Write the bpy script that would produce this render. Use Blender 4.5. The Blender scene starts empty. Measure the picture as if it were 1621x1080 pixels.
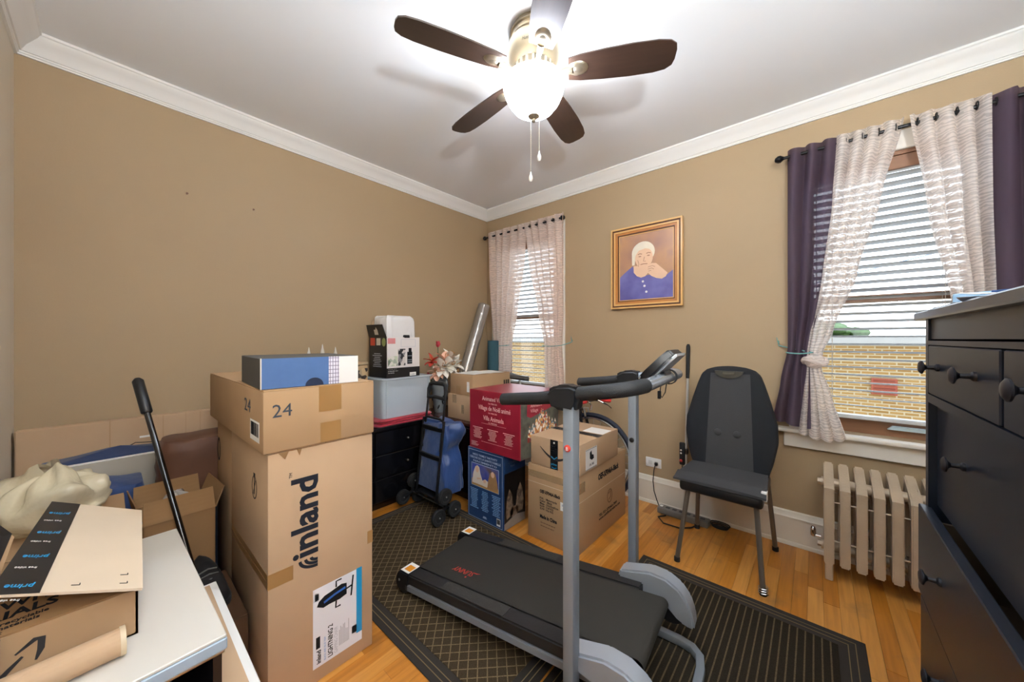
import bpy, bmesh, math, random
from mathutils import Vector, Matrix, noise as mnoise
R = math.radians
SC = bpy.context.scene
COL = SC.collection
random.seed(7)

# ------------------------------------------------------------------ camera
FPX, W, H, HY = 553.0, 1621, 1080, 537.0
cd = bpy.data.cameras.new('camera')
cam = bpy.data.objects.new('camera', cd)
COL.objects.link(cam)
cam.location = (2.728, -2.730, 1.25)
cam.rotation_euler = (R(90), 0, R(40.9))
cd.sensor_fit = 'HORIZONTAL'
cd.sensor_width = 36.0
cd.lens = 36.0 * FPX / W
cd.shift_y = (HY - H / 2) / W
cd.clip_start = 0.02
SC.camera = cam

# ------------------------------------------------------------------ world, exposure
SC.view_settings.view_transform = 'Standard'
SC.view_settings.look = 'None'
SC.view_settings.gamma = 1.0
SC.view_settings.use_curve_mapping = False
SC.view_settings.exposure = 0.52
wd = bpy.data.worlds.new('sky')
SC.world = wd
wd.use_nodes = True
nt = wd.node_tree
bg = nt.nodes['Background']
tc = nt.nodes.new('ShaderNodeTexCoord')
sp = nt.nodes.new('ShaderNodeSeparateXYZ')
rp = nt.nodes.new('ShaderNodeValToRGB')
nt.links.new(tc.outputs['Generated'], sp.inputs[0])
nt.links.new(sp.outputs['Z'], rp.inputs[0])
rp.color_ramp.elements[0].position = 0.0
rp.color_ramp.elements[0].color = (0.90, 0.95, 1.0, 1)
rp.color_ramp.elements[1].position = 0.9
rp.color_ramp.elements[1].color = (0.60, 0.78, 1.0, 1)
nt.links.new(rp.outputs[0], bg.inputs['Color'])
bg.inputs['Strength'].default_value = 3.0
FILL_BULB = 225.0
FILL_GLOW = 36.0        # added fill lamp globe
FAN_GLOW = 38.0         # fan bowl
FAN_BULB = 10.0         # watts inside the fan bowl
try:
    SC.cycles.max_bounces = 10
    SC.cycles.diffuse_bounces = 6
    SC.cycles.transparent_max_bounces = 16
    SC.cycles.caustics_reflective = False
    SC.cycles.caustics_refractive = False
    SC.cycles.sample_clamp_indirect = 6.0
except Exception:
    pass

# ------------------------------------------------------------------ materials
def lin(c):
    if isinstance(c, str):
        c = c.lstrip('#')
        c = [int(c[i:i + 2], 16) / 255 for i in (0, 2, 4)]
        c = [x / 12.92 if x <= 0.04045 else ((x + 0.055) / 1.055) ** 2.4 for x in c]
    return (c[0], c[1], c[2], 1.0)

MATS = {}
def mat(name, col, rough=0.6, metal=0.0, var=0.0, vscale=6.0, bump=0.0, bscale=80.0, trans=0.0, alpha=1.0,
        emit=None, estr=0.0, spec=0.5, sheen=0.0, coat=0.0, stretch=None, col2=None):
    if name in MATS:
        return MATS[name]
    m = bpy.data.materials.new(name)
    m.use_nodes = True
    n, l = m.node_tree.nodes, m.node_tree.links
    b = n['Principled BSDF']
    c = lin(col)
    b.inputs['Base Color'].default_value = c
    b.inputs['Roughness'].default_value = rough
    b.inputs['Metallic'].default_value = metal
    b.inputs['Specular IOR Level'].default_value = spec
    b.inputs['Transmission Weight'].default_value = trans
    b.inputs['Alpha'].default_value = alpha
    b.inputs['Coat Weight'].default_value = coat
    b.inputs['Sheen Weight'].default_value = sheen
    if emit:
        b.inputs['Emission Color'].default_value = lin(emit)
        b.inputs['Emission Strength'].default_value = estr
    t = n.new('ShaderNodeTexCoord')
    src = t.outputs['Object']
    if stretch:
        mp = n.new('ShaderNodeMapping')
        mp.inputs['Scale'].default_value = stretch
        l.new(src, mp.inputs[0]); src = mp.outputs[0]
    if var > 0:
        nz = n.new('ShaderNodeTexNoise')
        nz.inputs['Scale'].default_value = vscale
        nz.inputs['Detail'].default_value = 5
        l.new(src, nz.inputs['Vector'])
        mx = n.new('ShaderNodeMix'); mx.data_type = 'RGBA'
        if col2:
            c2 = lin(col2)
            mx.inputs['A'].default_value = c
            mx.inputs['B'].default_value = c2
        else:
            mx.inputs['A'].default_value = tuple(max(0, x * (1 - var)) for x in c[:3]) + (1,)
            mx.inputs['B'].default_value = tuple(min(1, x * (1 + var)) for x in c[:3]) + (1,)
        l.new(nz.outputs['Fac'], mx.inputs['Factor'])
        l.new(mx.outputs['Result'], b.inputs['Base Color'])
    if bump > 0:
        nb = n.new('ShaderNodeTexNoise')
        nb.inputs['Scale'].default_value = bscale
        nb.inputs['Detail'].default_value = 3
        l.new(src, nb.inputs['Vector'])
        bp = n.new('ShaderNodeBump')
        bp.inputs['Strength'].default_value = bump
        bp.inputs['Distance'].default_value = 0.01
        l.new(nb.outputs['Fac'], bp.inputs['Height'])
        l.new(bp.outputs[0], b.inputs['Normal'])
    MATS[name] = m
    return m

def cardboard(name, col):
    if name in MATS:
        return MATS[name]
    m = mat(name, col, rough=0.85, var=0.10, vscale=5, spec=0.2)
    n, l = m.node_tree.nodes, m.node_tree.links
    b = n['Principled BSDF']
    t = n.new('ShaderNodeTexCoord')
    wv = n.new('ShaderNodeTexWave')
    wv.inputs['Scale'].default_value = 70
    wv.inputs['Distortion'].default_value = 0.6
    mp = n.new('ShaderNodeMapping'); mp.inputs['Scale'].default_value = (1, 1, 0.02)
    l.new(t.outputs['Object'], mp.inputs[0]); l.new(mp.outputs[0], wv.inputs['Vector'])
    bp = n.new('ShaderNodeBump'); bp.inputs['Strength'].default_value = 0.06; bp.inputs['Distance'].default_value = 0.004
    l.new(wv.outputs['Fac'], bp.inputs['Height']); l.new(bp.outputs[0], b.inputs['Normal'])
    return m

def wood_planks():
    m = mat('oak floor strips', '#c98a45', rough=0.33, spec=0.5)
    n, l = m.node_tree.nodes, m.node_tree.links
    b = n['Principled BSDF']
    oi = n.new('ShaderNodeObjectInfo')
    rp = n.new('ShaderNodeValToRGB')
    e = rp.color_ramp.elements
    e[0].color = lin('#a8691f'); e[0].position = 0
    e[1].color = lin('#c98f48'); e[1].position = 1
    x = rp.color_ramp.elements.new(0.5); x.color = lin('#b97a30')
    l.new(oi.outputs['Random'], rp.inputs[0])
    g = n.new('ShaderNodeNewGeometry')
    mp = n.new('ShaderNodeMapping'); mp.inputs['Scale'].default_value = (55, 3.0, 1)
    l.new(g.outputs['Position'], mp.inputs[0])
    nz = n.new('ShaderNodeTexNoise'); nz.inputs['Scale'].default_value = 1.0; nz.inputs['Detail'].default_value = 6
    l.new(mp.outputs[0], nz.inputs['Vector'])
    mx = n.new('ShaderNodeMix'); mx.data_type = 'RGBA'; mx.blend_type = 'MULTIPLY'
    rr = n.new('ShaderNodeValToRGB')
    rr.color_ramp.elements[0].color = (0.72, 0.66, 0.60, 1); rr.color_ramp.elements[0].position = 0.3
    rr.color_ramp.elements[1].color = (1.08, 1.05, 1.0, 1); rr.color_ramp.elements[1].position = 0.6
    l.new(nz.outputs['Fac'], rr.inputs[0])
    mx.inputs['Factor'].default_value = 0.75
    l.new(rp.outputs[0], mx.inputs['A']); l.new(rr.outputs[0], mx.inputs['B'])
    # worn grey patches where the finish has gone, along the window wall
    n2 = n.new('ShaderNodeTexNoise'); n2.inputs['Scale'].default_value = 5.5; n2.inputs['Detail'].default_value = 6
    l.new(g.outputs['Position'], n2.inputs['Vector'])
    r2 = n.new('ShaderNodeValToRGB')
    r2.color_ramp.elements[0].position = 0.56; r2.color_ramp.elements[0].color = (0, 0, 0, 1)
    r2.color_ramp.elements[1].position = 0.75; r2.color_ramp.elements[1].color = (0.6, 0.6, 0.6, 1)
    l.new(n2.outputs['Fac'], r2.inputs[0])
    m2 = n.new('ShaderNodeMix'); m2.data_type = 'RGBA'
    m2.inputs['B'].default_value = lin('#6a5238')
    l.new(r2.outputs[0], m2.inputs['Factor']); l.new(mx.outputs['Result'], m2.inputs['A'])
    l.new(m2.outputs['Result'], b.inputs['Base Color'])
    return m

def brick_mat(name, c1, c2, mortar, scale):
    m = mat(name, c1, rough=0.9, spec=0.2)
    n, l = m.node_tree.nodes, m.node_tree.links
    b = n['Principled BSDF']
    t = n.new('ShaderNodeTexCoord')
    mp = n.new('ShaderNodeMapping'); mp.inputs['Rotation'].default_value = (R(90), 0, 0)
    l.new(t.outputs['Object'], mp.inputs[0])
    br = n.new('ShaderNodeTexBrick')
    br.inputs['Color1'].default_value = lin(c1); br.inputs['Color2'].default_value = lin(c2); br.inputs['Mortar'].default_value = lin(mortar)
    br.inputs['Scale'].default_value = scale
    br.inputs['Mortar Size'].default_value = 0.012
    br.inputs['Brick Width'].default_value = 0.21; br.inputs['Row Height'].default_value = 0.068
    l.new(mp.outputs[0], br.inputs['Vector']); l.new(br.outputs['Color'], b.inputs['Base Color'])
    return m

def sheer_mat(name, col, opac, zscale=9.0, zebra=True):
    m = bpy.data.materials.new(name); m.use_nodes = True
    n, l = m.node_tree.nodes, m.node_tree.links
    for x in list(n):
        n.remove(x)
    out = n.new('ShaderNodeOutputMaterial')
    df = n.new('ShaderNodeBsdfDiffuse'); df.inputs[0].default_value = lin(col)
    tl = n.new('ShaderNodeBsdfTranslucent'); tl.inputs[0].default_value = lin(col)
    tr = n.new('ShaderNodeBsdfTransparent')
    a = n.new('ShaderNodeMixShader'); a.inputs[0].default_value = 0.62
    l.new(df.outputs[0], a.inputs[1]); l.new(tl.outputs[0], a.inputs[2])
    b = n.new('ShaderNodeMixShader'); b.inputs[0].default_value = opac
    l.new(tr.outputs[0], b.inputs[1]); l.new(a.outputs[0], b.inputs[2])
    if zebra:
        t = n.new('ShaderNodeTexCoord')
        mp = n.new('ShaderNodeMapping'); mp.inputs['Scale'].default_value = (1.0, 1.0, 2.2)
        l.new(t.outputs['Object'], mp.inputs[0])
        wv = n.new('ShaderNodeTexWave'); wv.bands_direction = 'Z'
        wv.inputs['Scale'].default_value = zscale; wv.inputs['Distortion'].default_value = 9.0
        wv.inputs['Detail'].default_value = 2.0; wv.inputs['Detail Scale'].default_value = 1.6
        l.new(mp.outputs[0], wv.inputs['Vector'])
        rp = n.new('ShaderNodeValToRGB')
        rp.color_ramp.elements[0].position = 0.42; rp.color_ramp.elements[0].color = (opac * 0.80,) * 3 + (1,)
        rp.color_ramp.elements[1].position = 0.58; rp.color_ramp.elements[1].color = (min(1, opac * 1.15),) * 3 + (1,)
        l.new(wv.outputs['Fac'], rp.inputs[0]); l.new(rp.outputs[0], b.inputs[0])
    l.new(b.outputs[0], out.inputs[0])
    MATS[name] = m
    return m

def rug_mat(name, base, line, kind):
    m = mat(name, base, rough=0.95, spec=0.1)
    n, l = m.node_tree.nodes, m.node_tree.links
    b = n['Principled BSDF']
    t = n.new('ShaderNodeTexCoord'); s = n.new('ShaderNodeSeparateXYZ'); l.new(t.outputs['Object'], s.inputs[0])
    def M(op, x, y=None, z=None):
        q = n.new('ShaderNodeMath'); q.operation = op
        for i, v in enumerate((x, y, z)):
            if v is None: continue
            if isinstance(v, (int, float)): q.inputs[i].default_value = v
            else: l.new(v, q.inputs[i])
        return q.outputs[0]
    X, Y = s.outputs['X'], s.outputs['Y']
    if kind == 'diamond':
        u = M('ADD', M('MULTIPLY', X, 1 / 0.052), M('MULTIPLY', Y, 1 / 0.052))
        v = M('SUBTRACT', M('MULTIPLY', X, 1 / 0.052), M('MULTIPLY', Y, 1 / 0.052))
        fu = M('PINGPONG', u, 0.5); fv = M('PINGPONG', v, 0.5)
        mask = M('LESS_THAN', M('MINIMUM', fu, fv), 0.055)
    else:
        fu = M('PINGPONG', M('MULTIPLY', X, 1 / 0.0262), 0.5)
        mask = M('LESS_THAN', fu, 0.10)
    nz = n.new('ShaderNodeTexNoise'); nz.inputs['Scale'].default_value = 260; nz.inputs['Detail'].default_value = 2
    l.new(t.outputs['Object'], nz.inputs['Vector'])
    mask2 = M('MULTIPLY', mask, M('ADD', M('MULTIPLY', nz.outputs['Fac'], 1.4), 0.05))
    mx = n.new('ShaderNodeMix'); mx.data_type = 'RGBA'
    mx.inputs['B'].default_value = lin(line)
    m3 = n.new('ShaderNodeMix'); m3.data_type = 'RGBA'
    c = lin(base)
    m3.inputs['A'].default_value = tuple(x * 0.55 for x in c[:3]) + (1,); m3.inputs['B'].default_value = tuple(x * 1.45 for x in c[:3]) + (1,)
    l.new(nz.outputs['Fac'], m3.inputs['Factor'])
    l.new(m3.outputs['Result'], mx.inputs['A']); l.new(mask2, mx.inputs['Factor'])
    l.new(mx.outputs['Result'], b.inputs['Base Color'])
    bp = n.new('ShaderNodeBump'); bp.inputs['Strength'].default_value = 0.5; bp.inputs['Distance'].default_value = 0.004
    hh = M('SUBTRACT', M('MULTIPLY', nz.outputs['Fac'], 0.5), M('MULTIPLY', mask, 0.6))
    l.new(hh, bp.inputs['Height']); l.new(bp.outputs[0], b.inputs['Normal'])
    return m

def mottled(name, cols, scale, rough=0.4, feature='VORONOI'):
    """printed colour picture: patches of several inks"""
    m = mat(name, cols[0], rough=rough)
    n, l = m.node_tree.nodes, m.node_tree.links
    b = n['Principled BSDF']
    t = n.new('ShaderNodeTexCoord')
    if feature == 'VORONOI':
        v = n.new('ShaderNodeTexVoronoi'); v.inputs['Scale'].default_value = scale
        s = n.new('ShaderNodeSeparateColor'); l.new(v.outputs['Color'], s.inputs[0]); src = s.outputs[0]
    else:
        v = n.new('ShaderNodeTexNoise'); v.inputs['Scale'].default_value = scale; v.inputs['Detail'].default_value = 3; src = v.outputs['Fac']
    l.new(t.outputs['Object'], v.inputs['Vector'])
    r = n.new('ShaderNodeValToRGB')
    r.color_ramp.interpolation = 'CONSTANT' if feature == 'VORONOI' else 'LINEAR'
    lo, hi = (0.0, 1.0) if feature == 'VORONOI' else (0.3, 0.7)
    k = len(cols)
    while len(r.color_ramp.elements) < k:
        r.color_ramp.elements.new(0.5)
    for i, c in enumerate(cols):
        r.color_ramp.elements[i].position = lo + (hi - lo) * i / (k if feature == 'VORONOI' else k - 1)
    for i, c in enumerate(cols):
        r.color_ramp.elements[i].color = lin(c)
    l.new(src, r.inputs[0]); l.new(r.outputs[0], b.inputs['Base Color'])
    return m

def film_mat(name, col, rough, alpha):
    """thin clear plastic: mostly see-through with a gloss"""
    return mat(name, col, rough=rough, alpha=alpha, spec=0.8, bump=0.4, bscale=25)

# ------------------------------------------------------------------ mesh helpers
class MB:
    def __init__(s):
        s.bm = bmesh.new()
    def box(s, c, d, bev=0.0, rot=None, seg=1):
        t = bmesh.new()
        bmesh.ops.create_cube(t, size=1.0)
        bmesh.ops.scale(t, vec=d, verts=t.verts)
        if bev > 0:
            bmesh.ops.bevel(t, geom=list(t.edges), offset=bev, segments=seg, affect='EDGES', profile=0.5)
        M = Matrix.Translation(c) @ (rot.to_4x4() if rot is not None else Matrix.Identity(4))
        s.merge(t, M)
        return s
    def merge(s, t, M=None):
        if M is not None:
            bmesh.ops.transform(t, matrix=M, verts=t.verts)
        me = bpy.data.meshes.new('tmp'); t.to_mesh(me); t.free()
        s.bm.from_mesh(me); bpy.data.meshes.remove(me)
    def b2(s, lo, hi, bev=0.0, seg=1):
        c = [(a + b) / 2 for a, b in zip(lo, hi)]; d = [abs(b - a) for a, b in zip(lo, hi)]
        return s.box(c, d, bev, None, seg)
    def tube(s, pts, r, seg=10, closed=False, cap=True, flat=None):
        pts = [Vector(p) for p in pts]; n = len(pts)
        rs = r if isinstance(r, (list, tuple)) else [r] * n
        rings = []; up = None
        for i, p in enumerate(pts):
            if closed: t = pts[(i + 1) % n] - pts[i - 1]
            elif i == 0: t = pts[1] - p
            elif i == n - 1: t = p - pts[i - 1]
            else: t = (pts[i + 1] - p).normalized() + (p - pts[i - 1]).normalized()
            t.normalize()
            if up is None:
                up = Vector((0, 0, 1)) if abs(t.z) < 0.9 else Vector((1, 0, 0))
            a = t.cross(up).normalized(); up = a.cross(t).normalized()
            ring = []
            for k in range(seg):
                an = 2 * math.pi * k / seg
                ca, sa = math.cos(an), math.sin(an)
                if flat:
                    e = 0.35
                    ca = math.copysign(abs(ca) ** e, ca) * flat[0]; sa = math.copysign(abs(sa) ** e, sa) * flat[1]
                ring.append(s.bm.verts.new(p + (a * ca + up * sa) * rs[i]))
            rings.append(ring)
        m = n if closed else n - 1
        for i in range(m):
            A, B = rings[i], rings[(i + 1) % n]
            for k in range(seg):
                s.bm.faces.new((A[k], A[(k + 1) % seg], B[(k + 1) % seg], B[k]))
        if cap and not closed:
            s.bm.faces.new(rings[0][::-1]); s.bm.faces.new(rings[-1])
        return s
    def lathe(s, prof, seg=24, M=None):
        M = M or Matrix.Identity(4)
        rings = []
        for r, z in prof:
            if r < 1e-6:
                rings.append([s.bm.verts.new(M @ Vector((0, 0, z)))])
            else:
                rings.append([s.bm.verts.new(M @ Vector((r * math.cos(2 * math.pi * k / seg), r * math.sin(2 * math.pi * k / seg), z))) for k in range(seg)])
        for A, B in zip(rings, rings[1:]):
            for k in range(seg):
                j = (k + 1) % seg
                if len(A) == 1 and len(B) == 1: continue
                if len(A) == 1: s.bm.faces.new((A[0], B[j], B[k]))
                elif len(B) == 1: s.bm.faces.new((A[k], A[j], B[0]))
                else: s.bm.faces.new((A[k], A[j], B[j], B[k]))
        return s
    def prism(s, poly, t, M=None):
        """poly in the local xy plane, extruded from z=0 to z=t"""
        M = M or Matrix.Identity(4)
        a = [s.bm.verts.new(M @ Vector((x, y, 0))) for x, y in poly]
        b = [s.bm.verts.new(M @ Vector((x, y, t))) for x, y in poly]
        n = len(poly)
        s.bm.faces.new(a[::-1]); s.bm.faces.new(b)
        for i in range(n):
            s.bm.faces.new((a[i], a[(i + 1) % n], b[(i + 1) % n], b[i]))
        return s
    def grid(s, fn, nu, nv, wrap=False):
        vs = [[s.bm.verts.new(fn(i / nu, j / nv)) for i in range(nu + (0 if wrap else 1))] for j in range(nv + 1)]
        c = len(vs[0])
        for j in range(nv):
            for i in range(nu):
                s.bm.faces.new((vs[j][i], vs[j][(i + 1) % c], vs[j + 1][(i + 1) % c], vs[j + 1][i]))
        return s
    def ball(s, c, r, seg=16, sc=(1, 1, 1), rot=None):
        t = bmesh.new()
        bmesh.ops.create_uvsphere(t, u_segments=seg, v_segments=max(6, seg // 2), radius=r)
        bmesh.ops.scale(t, vec=sc, verts=t.verts)
        s.merge(t, Matrix.Translation(c) @ (rot.to_4x4() if rot is not None else Matrix.Identity(4)))
        return s
    def mesh(s, name, m, smooth=True, ang=35):
        me = bpy.data.meshes.new(name)
        bmesh.ops.recalc_face_normals(s.bm, faces=s.bm.faces)
        s.bm.to_mesh(me); s.bm.free()
        if smooth:
            for p in me.polygons: p.use_smooth = True
            me.set_sharp_from_angle(angle=R(ang))
        me.materials.append(m)
        return me
    def build(s, name, m, parent=None, smooth=True, ang=35):
        return link(name, s.mesh(name, m, smooth, ang), parent)

def _split(self, name, m, parent=None, smooth=True, ang=35):
    """every loose island becomes a part of its own"""
    bm = self.bm; bm.verts.ensure_lookup_table()
    seen = set(); out = []
    for v in bm.verts:
        if v in seen: continue
        isl, st = [], [v]; seen.add(v)
        while st:
            q = st.pop(); isl.append(q)
            for e in q.link_edges:
                w = e.other_vert(q)
                if w not in seen: seen.add(w); st.append(w)
        out.append(isl)
    res = []
    for isl in out:
        b = MB(); mp = {q: b.bm.verts.new(q.co) for q in isl}
        fs = {f for q in isl for f in q.link_faces}
        for f in sorted(fs, key=lambda f: f.index): b.bm.faces.new([mp[q] for q in f.verts])
        res.append(b.build(name, m, parent, smooth, ang))
    bm.free()
    return res
MB.split = _split

def link(name, me, parent=None):
    o = bpy.data.objects.new(name, me); COL.objects.link(o)
    if parent is not None: o.parent = parent
    return o

def tag(o, label, cat, group=None):
    o['label'] = label; o['category'] = cat
    if group: o['group'] = group
    return o

def thing(name, label, cat, loc=(0, 0, 0), rz=0.0, group=None):
    o = bpy.data.objects.new(name, None); COL.objects.link(o)
    o.empty_display_size = 0.05
    o.location = loc; o.rotation_euler = (0, 0, R(rz))
    return tag(o, label, cat, group)

def struct(o):
    o['kind'] = 'structure'; return o

def copy_tree(o, parent=None):
    c = o.copy(); COL.objects.link(c); c.parent = parent
    for ch in list(o.children): copy_tree(ch, c)
    return c

def fr(o, u, v):
    """frame matrix: origin o, u to the right, v up, normal u x v"""
    u, v = Vector(u).normalized(), Vector(v).normalized(); n = u.cross(v)
    M = Matrix.Identity(4)
    for i in range(3):
        M[i][0], M[i][1], M[i][2], M[i][3] = u[i], v[i], n[i], o[i]
    return M

def face(w, d, h, which):
    e = 0.0004
    return {'front': lambda: fr((-w / 2, -d / 2 - e, 0), (1, 0, 0), (0, 0, 1)),
            'right': lambda: fr((w / 2 + e, -d / 2, 0), (0, 1, 0), (0, 0, 1)),
            'left': lambda: fr((-w / 2 - e, d / 2, 0), (0, -1, 0), (0, 0, 1)),
            'back': lambda: fr((w / 2, d / 2 + e, 0), (-1, 0, 0), (0, 0, 1)),
            'top': lambda: fr((-w / 2, -d / 2, h + e), (1, 0, 0), (0, 1, 0))}[which]()

def text(s, M, u, v, size, m, parent, name='printed_text', width=None, rot=0.0, align='LEFT', bold=0.0, lift=0.0003, shear=0.0):
    cu = bpy.data.curves.new('t', 'FONT'); cu.body = s; cu.size = size; cu.align_x = align
    cu.extrude = 0.0002; cu.offset = bold; cu.resolution_u = 2; cu.space_line = 0.95; cu.shear = shear
    o = bpy.data.objects.new('t', cu); COL.objects.link(o)
    dg = bpy.context.evaluated_depsgraph_get()
    me = bpy.data.meshes.new_from_object(o.evaluated_get(dg))
    bpy.data.objects.remove(o); bpy.data.curves.remove(cu)
    if width:
        xs = [p.co.x for p in me.vertices]
        if xs:
            k = width / max(1e-6, max(xs) - min(xs)); x0 = min(xs)
            for p in me.vertices: p.co.x = (p.co.x - x0) * k
    me.transform(M @ Matrix.Translation((u, v, lift)) @ Matrix.Rotation(R(rot), 4, 'Z'))
    me.materials.clear(); me.materials.append(m)
    return link(name, me, parent)

def rects(name, M, rs, m, parent, t=0.0005, lift=0.0):
    b = MB()
    for u0, v0, u1, v1 in rs:
        b.prism([(u0, v0), (u1, v0), (u1, v1), (u0, v1)], t, M @ Matrix.Translation((0, 0, lift)))
    return b.build(name, m, parent, smooth=False)

def polys(name, M, ps, m, parent, t=0.0005, lift=0.0):
    b = MB()
    for p in ps: b.prism(p, t, M @ Matrix.Translation((0, 0, lift)))
    return b.build(name, m, parent, smooth=False)

def ell(cx, cy, rx, ry, n=24, a0=0, a1=360, rot=0):
    out = []
    for k in range(n + (0 if a1 - a0 >= 360 else 1)):
        a = R(a0 + (a1 - a0) * k / n); x, y = rx * math.cos(a), ry * math.sin(a)
        c, s = math.cos(R(rot)), math.sin(R(rot))
        out.append((cx + x * c - y * s, cy + x * s + y * c))
    return out

def band(path, w):
    """thick polyline in 2d as quads, w = width or list of widths"""
    ws = w if isinstance(w, (list, tuple)) else [w] * len(path)
    L, Rr = [], []
    for i, p in enumerate(path):
        a = path[max(0, i - 1)]; b = path[min(len(path) - 1, i + 1)]
        dx, dy = b[0] - a[0], b[1] - a[1]; k = math.hypot(dx, dy) or 1
        nx, ny = -dy / k * ws[i] / 2, dx / k * ws[i] / 2
        L.append((p[0] + nx, p[1] + ny)); Rr.append((p[0] - nx, p[1] - ny))
    return [[L[i], Rr[i], Rr[i + 1], L[i + 1]] for i in range(len(path) - 1)]

def barcode(M, u, v, w, h, parent, horiz=True):
    rects('label_sticker', M, [(u, v, u + w, v + h)], WHITE_PAPER, parent)
    rs = []; x = 0.08
    rnd = random.Random(int(u * 1000 + w * 777))
    while x < 0.92:
        t = rnd.choice((0.02, 0.03, 0.05))
        if horiz: rs.append((u + w * x, v + h * 0.25, u + w * min(0.93, x + t), v + h * 0.9))
        else: rs.append((u + w * 0.2, v + h * x, u + w * 0.9, v + h * min(0.93, x + t)))
        x += t + rnd.choice((0.02, 0.035))
    rects('barcode', M, rs, INK, parent, lift=0.0005)

def lines(M, u, v, w, n, pitch, t, m, parent, seed=0, name='printed_lines', center=False):
    """blocks of print too small to read"""
    rnd = random.Random(seed); rs = []
    for i in range(n):
        k = rnd.uniform(0.55, 1.0) * w; y = v - i * pitch
        x = u + (w - k) / 2 if center else u
        end = x + k
        while x < end:
            ww = min(rnd.uniform(0.02, 0.06) * 0.25 + t, end - x)
            rs.append((x, y, x + ww, y + t)); x += ww + t * 0.5
    rects(name, M, rs, m, parent)

WHITE_PAPER = mat('white paper', '#e9e7e2', rough=0.6)
INK = mat('black ink', '#15161a', rough=0.7, spec=0.2)
INKNAVY = mat('navy ink', '#22252e', rough=0.7, spec=0.2)
CARD = cardboard('kraft cardboard', '#ab8b69')
CARD2 = cardboard('pale kraft cardboard', '#b99b7c')
CARD3 = cardboard('dark kraft cardboard', '#92704c')
CARDIN = cardboard('cream cardboard lining', '#d2bfa6')
TAPE = mat('brown packing tape', '#9c7649', rough=0.28, spec=0.6)
CLEARTAPE = mat('clear packing tape', '#c9ab80', rough=0.2, alpha=0.35)
STEEL = mat('brushed steel', '#b4b4b4', rough=0.3, metal=1.0)
CHROME = mat('chrome', '#d8d8dc', rough=0.12, metal=1.0)
BLACKP = mat('black plastic', '#101114', rough=0.42)
BLACKR = mat('black rubber', '#141414', rough=0.75)
WHITEP = mat('white gloss paint', '#e6e1d8', rough=0.35, var=0.03, vscale=4)
TREAD = mat('silver grey paint', '#828991', rough=0.42, metal=0.3, bump=0.03, bscale=400)
# ------------------------------------------------------------------ the room
RX, RY, RZ = 3.65, -3.01, 2.64          # wall_right x, wall_near y, ceiling z
WALLM = mat('tan wall paint', '#a58e6f', rough=0.55, var=0.025, vscale=2.5, bump=0.05, bscale=160, spec=0.35)
CEILM = mat('white ceiling paint', '#ecedee', rough=0.9, var=0.01, vscale=2, bump=0.03, bscale=120, spec=0.1)
OAK = wood_planks()
WOODBR = mat('brown window wood', '#8a6247', rough=0.45, var=0.15, vscale=8, stretch=(1, 1, 12))

fl = struct(MB().b2((0, RY, -0.06), (RX, 0, -0.008)).build('floor', mat('dark gap between strips', '#3a2413', rough=0.9)))
pm = MB()
pm.box((0, 0, -0.005), (0.0566, 1.0, 0.010), 0.0)
plank_me = pm.mesh('floor_strip', OAK, smooth=False)
x, row = 0.0, 0
while x < RX - 0.01:
    y = -random.uniform(0.15, 0.9)
    y0 = 0.0
    rowend = RY
    while y0 > rowend + 0.001:
        y1 = max(rowend, y)
        if y1 - rowend < 0.25: y1 = rowend
        o = link('floor_strip', plank_me, fl)
        wdt = min(0.0575, RX - x)
        o.location = (x + wdt / 2, (y0 + y1) / 2, random.uniform(-0.0006, 0.0))
        o.scale = (wdt / 0.0575, (y0 - y1) - 0.0009, 1)
        y0 = y1
        y = y1 - random.choice((0.55, 0.75, 0.9, 1.1, 1.35))
    x += 0.0575; row += 1

struct(MB().b2((-0.1, RY - 0.1, RZ), (RX + 0.1, 0.16, RZ + 0.1)).build('ceiling', CEILM))
struct(MB().b2((-0.12, RY - 0.1, -0.06), (0, 0.16, RZ)).build('wall_left', WALLM))
struct(MB().b2((RX, RY - 0.1, -0.06), (RX + 0.12, 0.16, RZ)).build('wall_right', WALLM))
WINS = [(0.20, 0.90), (2.66, 3.37)]      # window openings along the window wall
WZ0, WZ1 = 0.715, 2.245
b = MB()
xs = [0.0, WINS[0][0], WINS[0][1], WINS[1][0], WINS[1][1], RX]
for i in range(5):
    if i in (1, 3):
        b.b2((xs[i], 0, -0.06), (xs[i + 1], 0.16, WZ0)); b.b2((xs[i], 0, WZ1), (xs[i + 1], 0.16, RZ))
    else:
        b.b2((xs[i], 0, -0.06), (xs[i + 1], 0.16, RZ))
struct(b.build('wall_back', WALLM))
struct(MB().b2((0, RY - 0.1, -0.06), (RX, RY, RZ)).build('wall_near', mat('pale wall paint', '#d8cdb9', rough=0.6, var=0.02, vscale=3)))
# fill lamp added out of view to brighten the left side and ceiling
hl = thing('added_fill_lamp', 'added fill lamp with a frosted bowl in the corner behind the camera', 'fill lamp', (3.36, -2.74, 0.0))
MB().lathe([(0, 0), (0.13, 0), (0.13, 0.012), (0.02, 0.03), (0.011, 0.05), (0.011, 1.62), (0, 1.62)], 24).build('fill_lamp_stand', STEEL, hl)
MB().lathe([(0, 1.612), (0.03, 1.612), (0.10, 1.635), (0.16, 1.70), (0.19, 1.78), (0.185, 1.78), (0.155, 1.70), (0.10, 1.645), (0, 1.63)], 32).build('fill_lamp_bowl', mat('glowing fill glass', '#ffffff', rough=0.4, emit='#d2e3ff', estr=FILL_GLOW), hl)
ll_ = bpy.data.lights.new('added_fill_bulb', 'POINT'); ll_.energy = FILL_BULB; ll_.color = (0.82, 0.92, 1.0); ll_.shadow_soft_size = 0.06
lb_ = bpy.data.objects.new('added_fill_bulb', ll_); COL.objects.link(lb_); lb_.parent = hl; lb_.location = (0, 0, 1.72)

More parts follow.
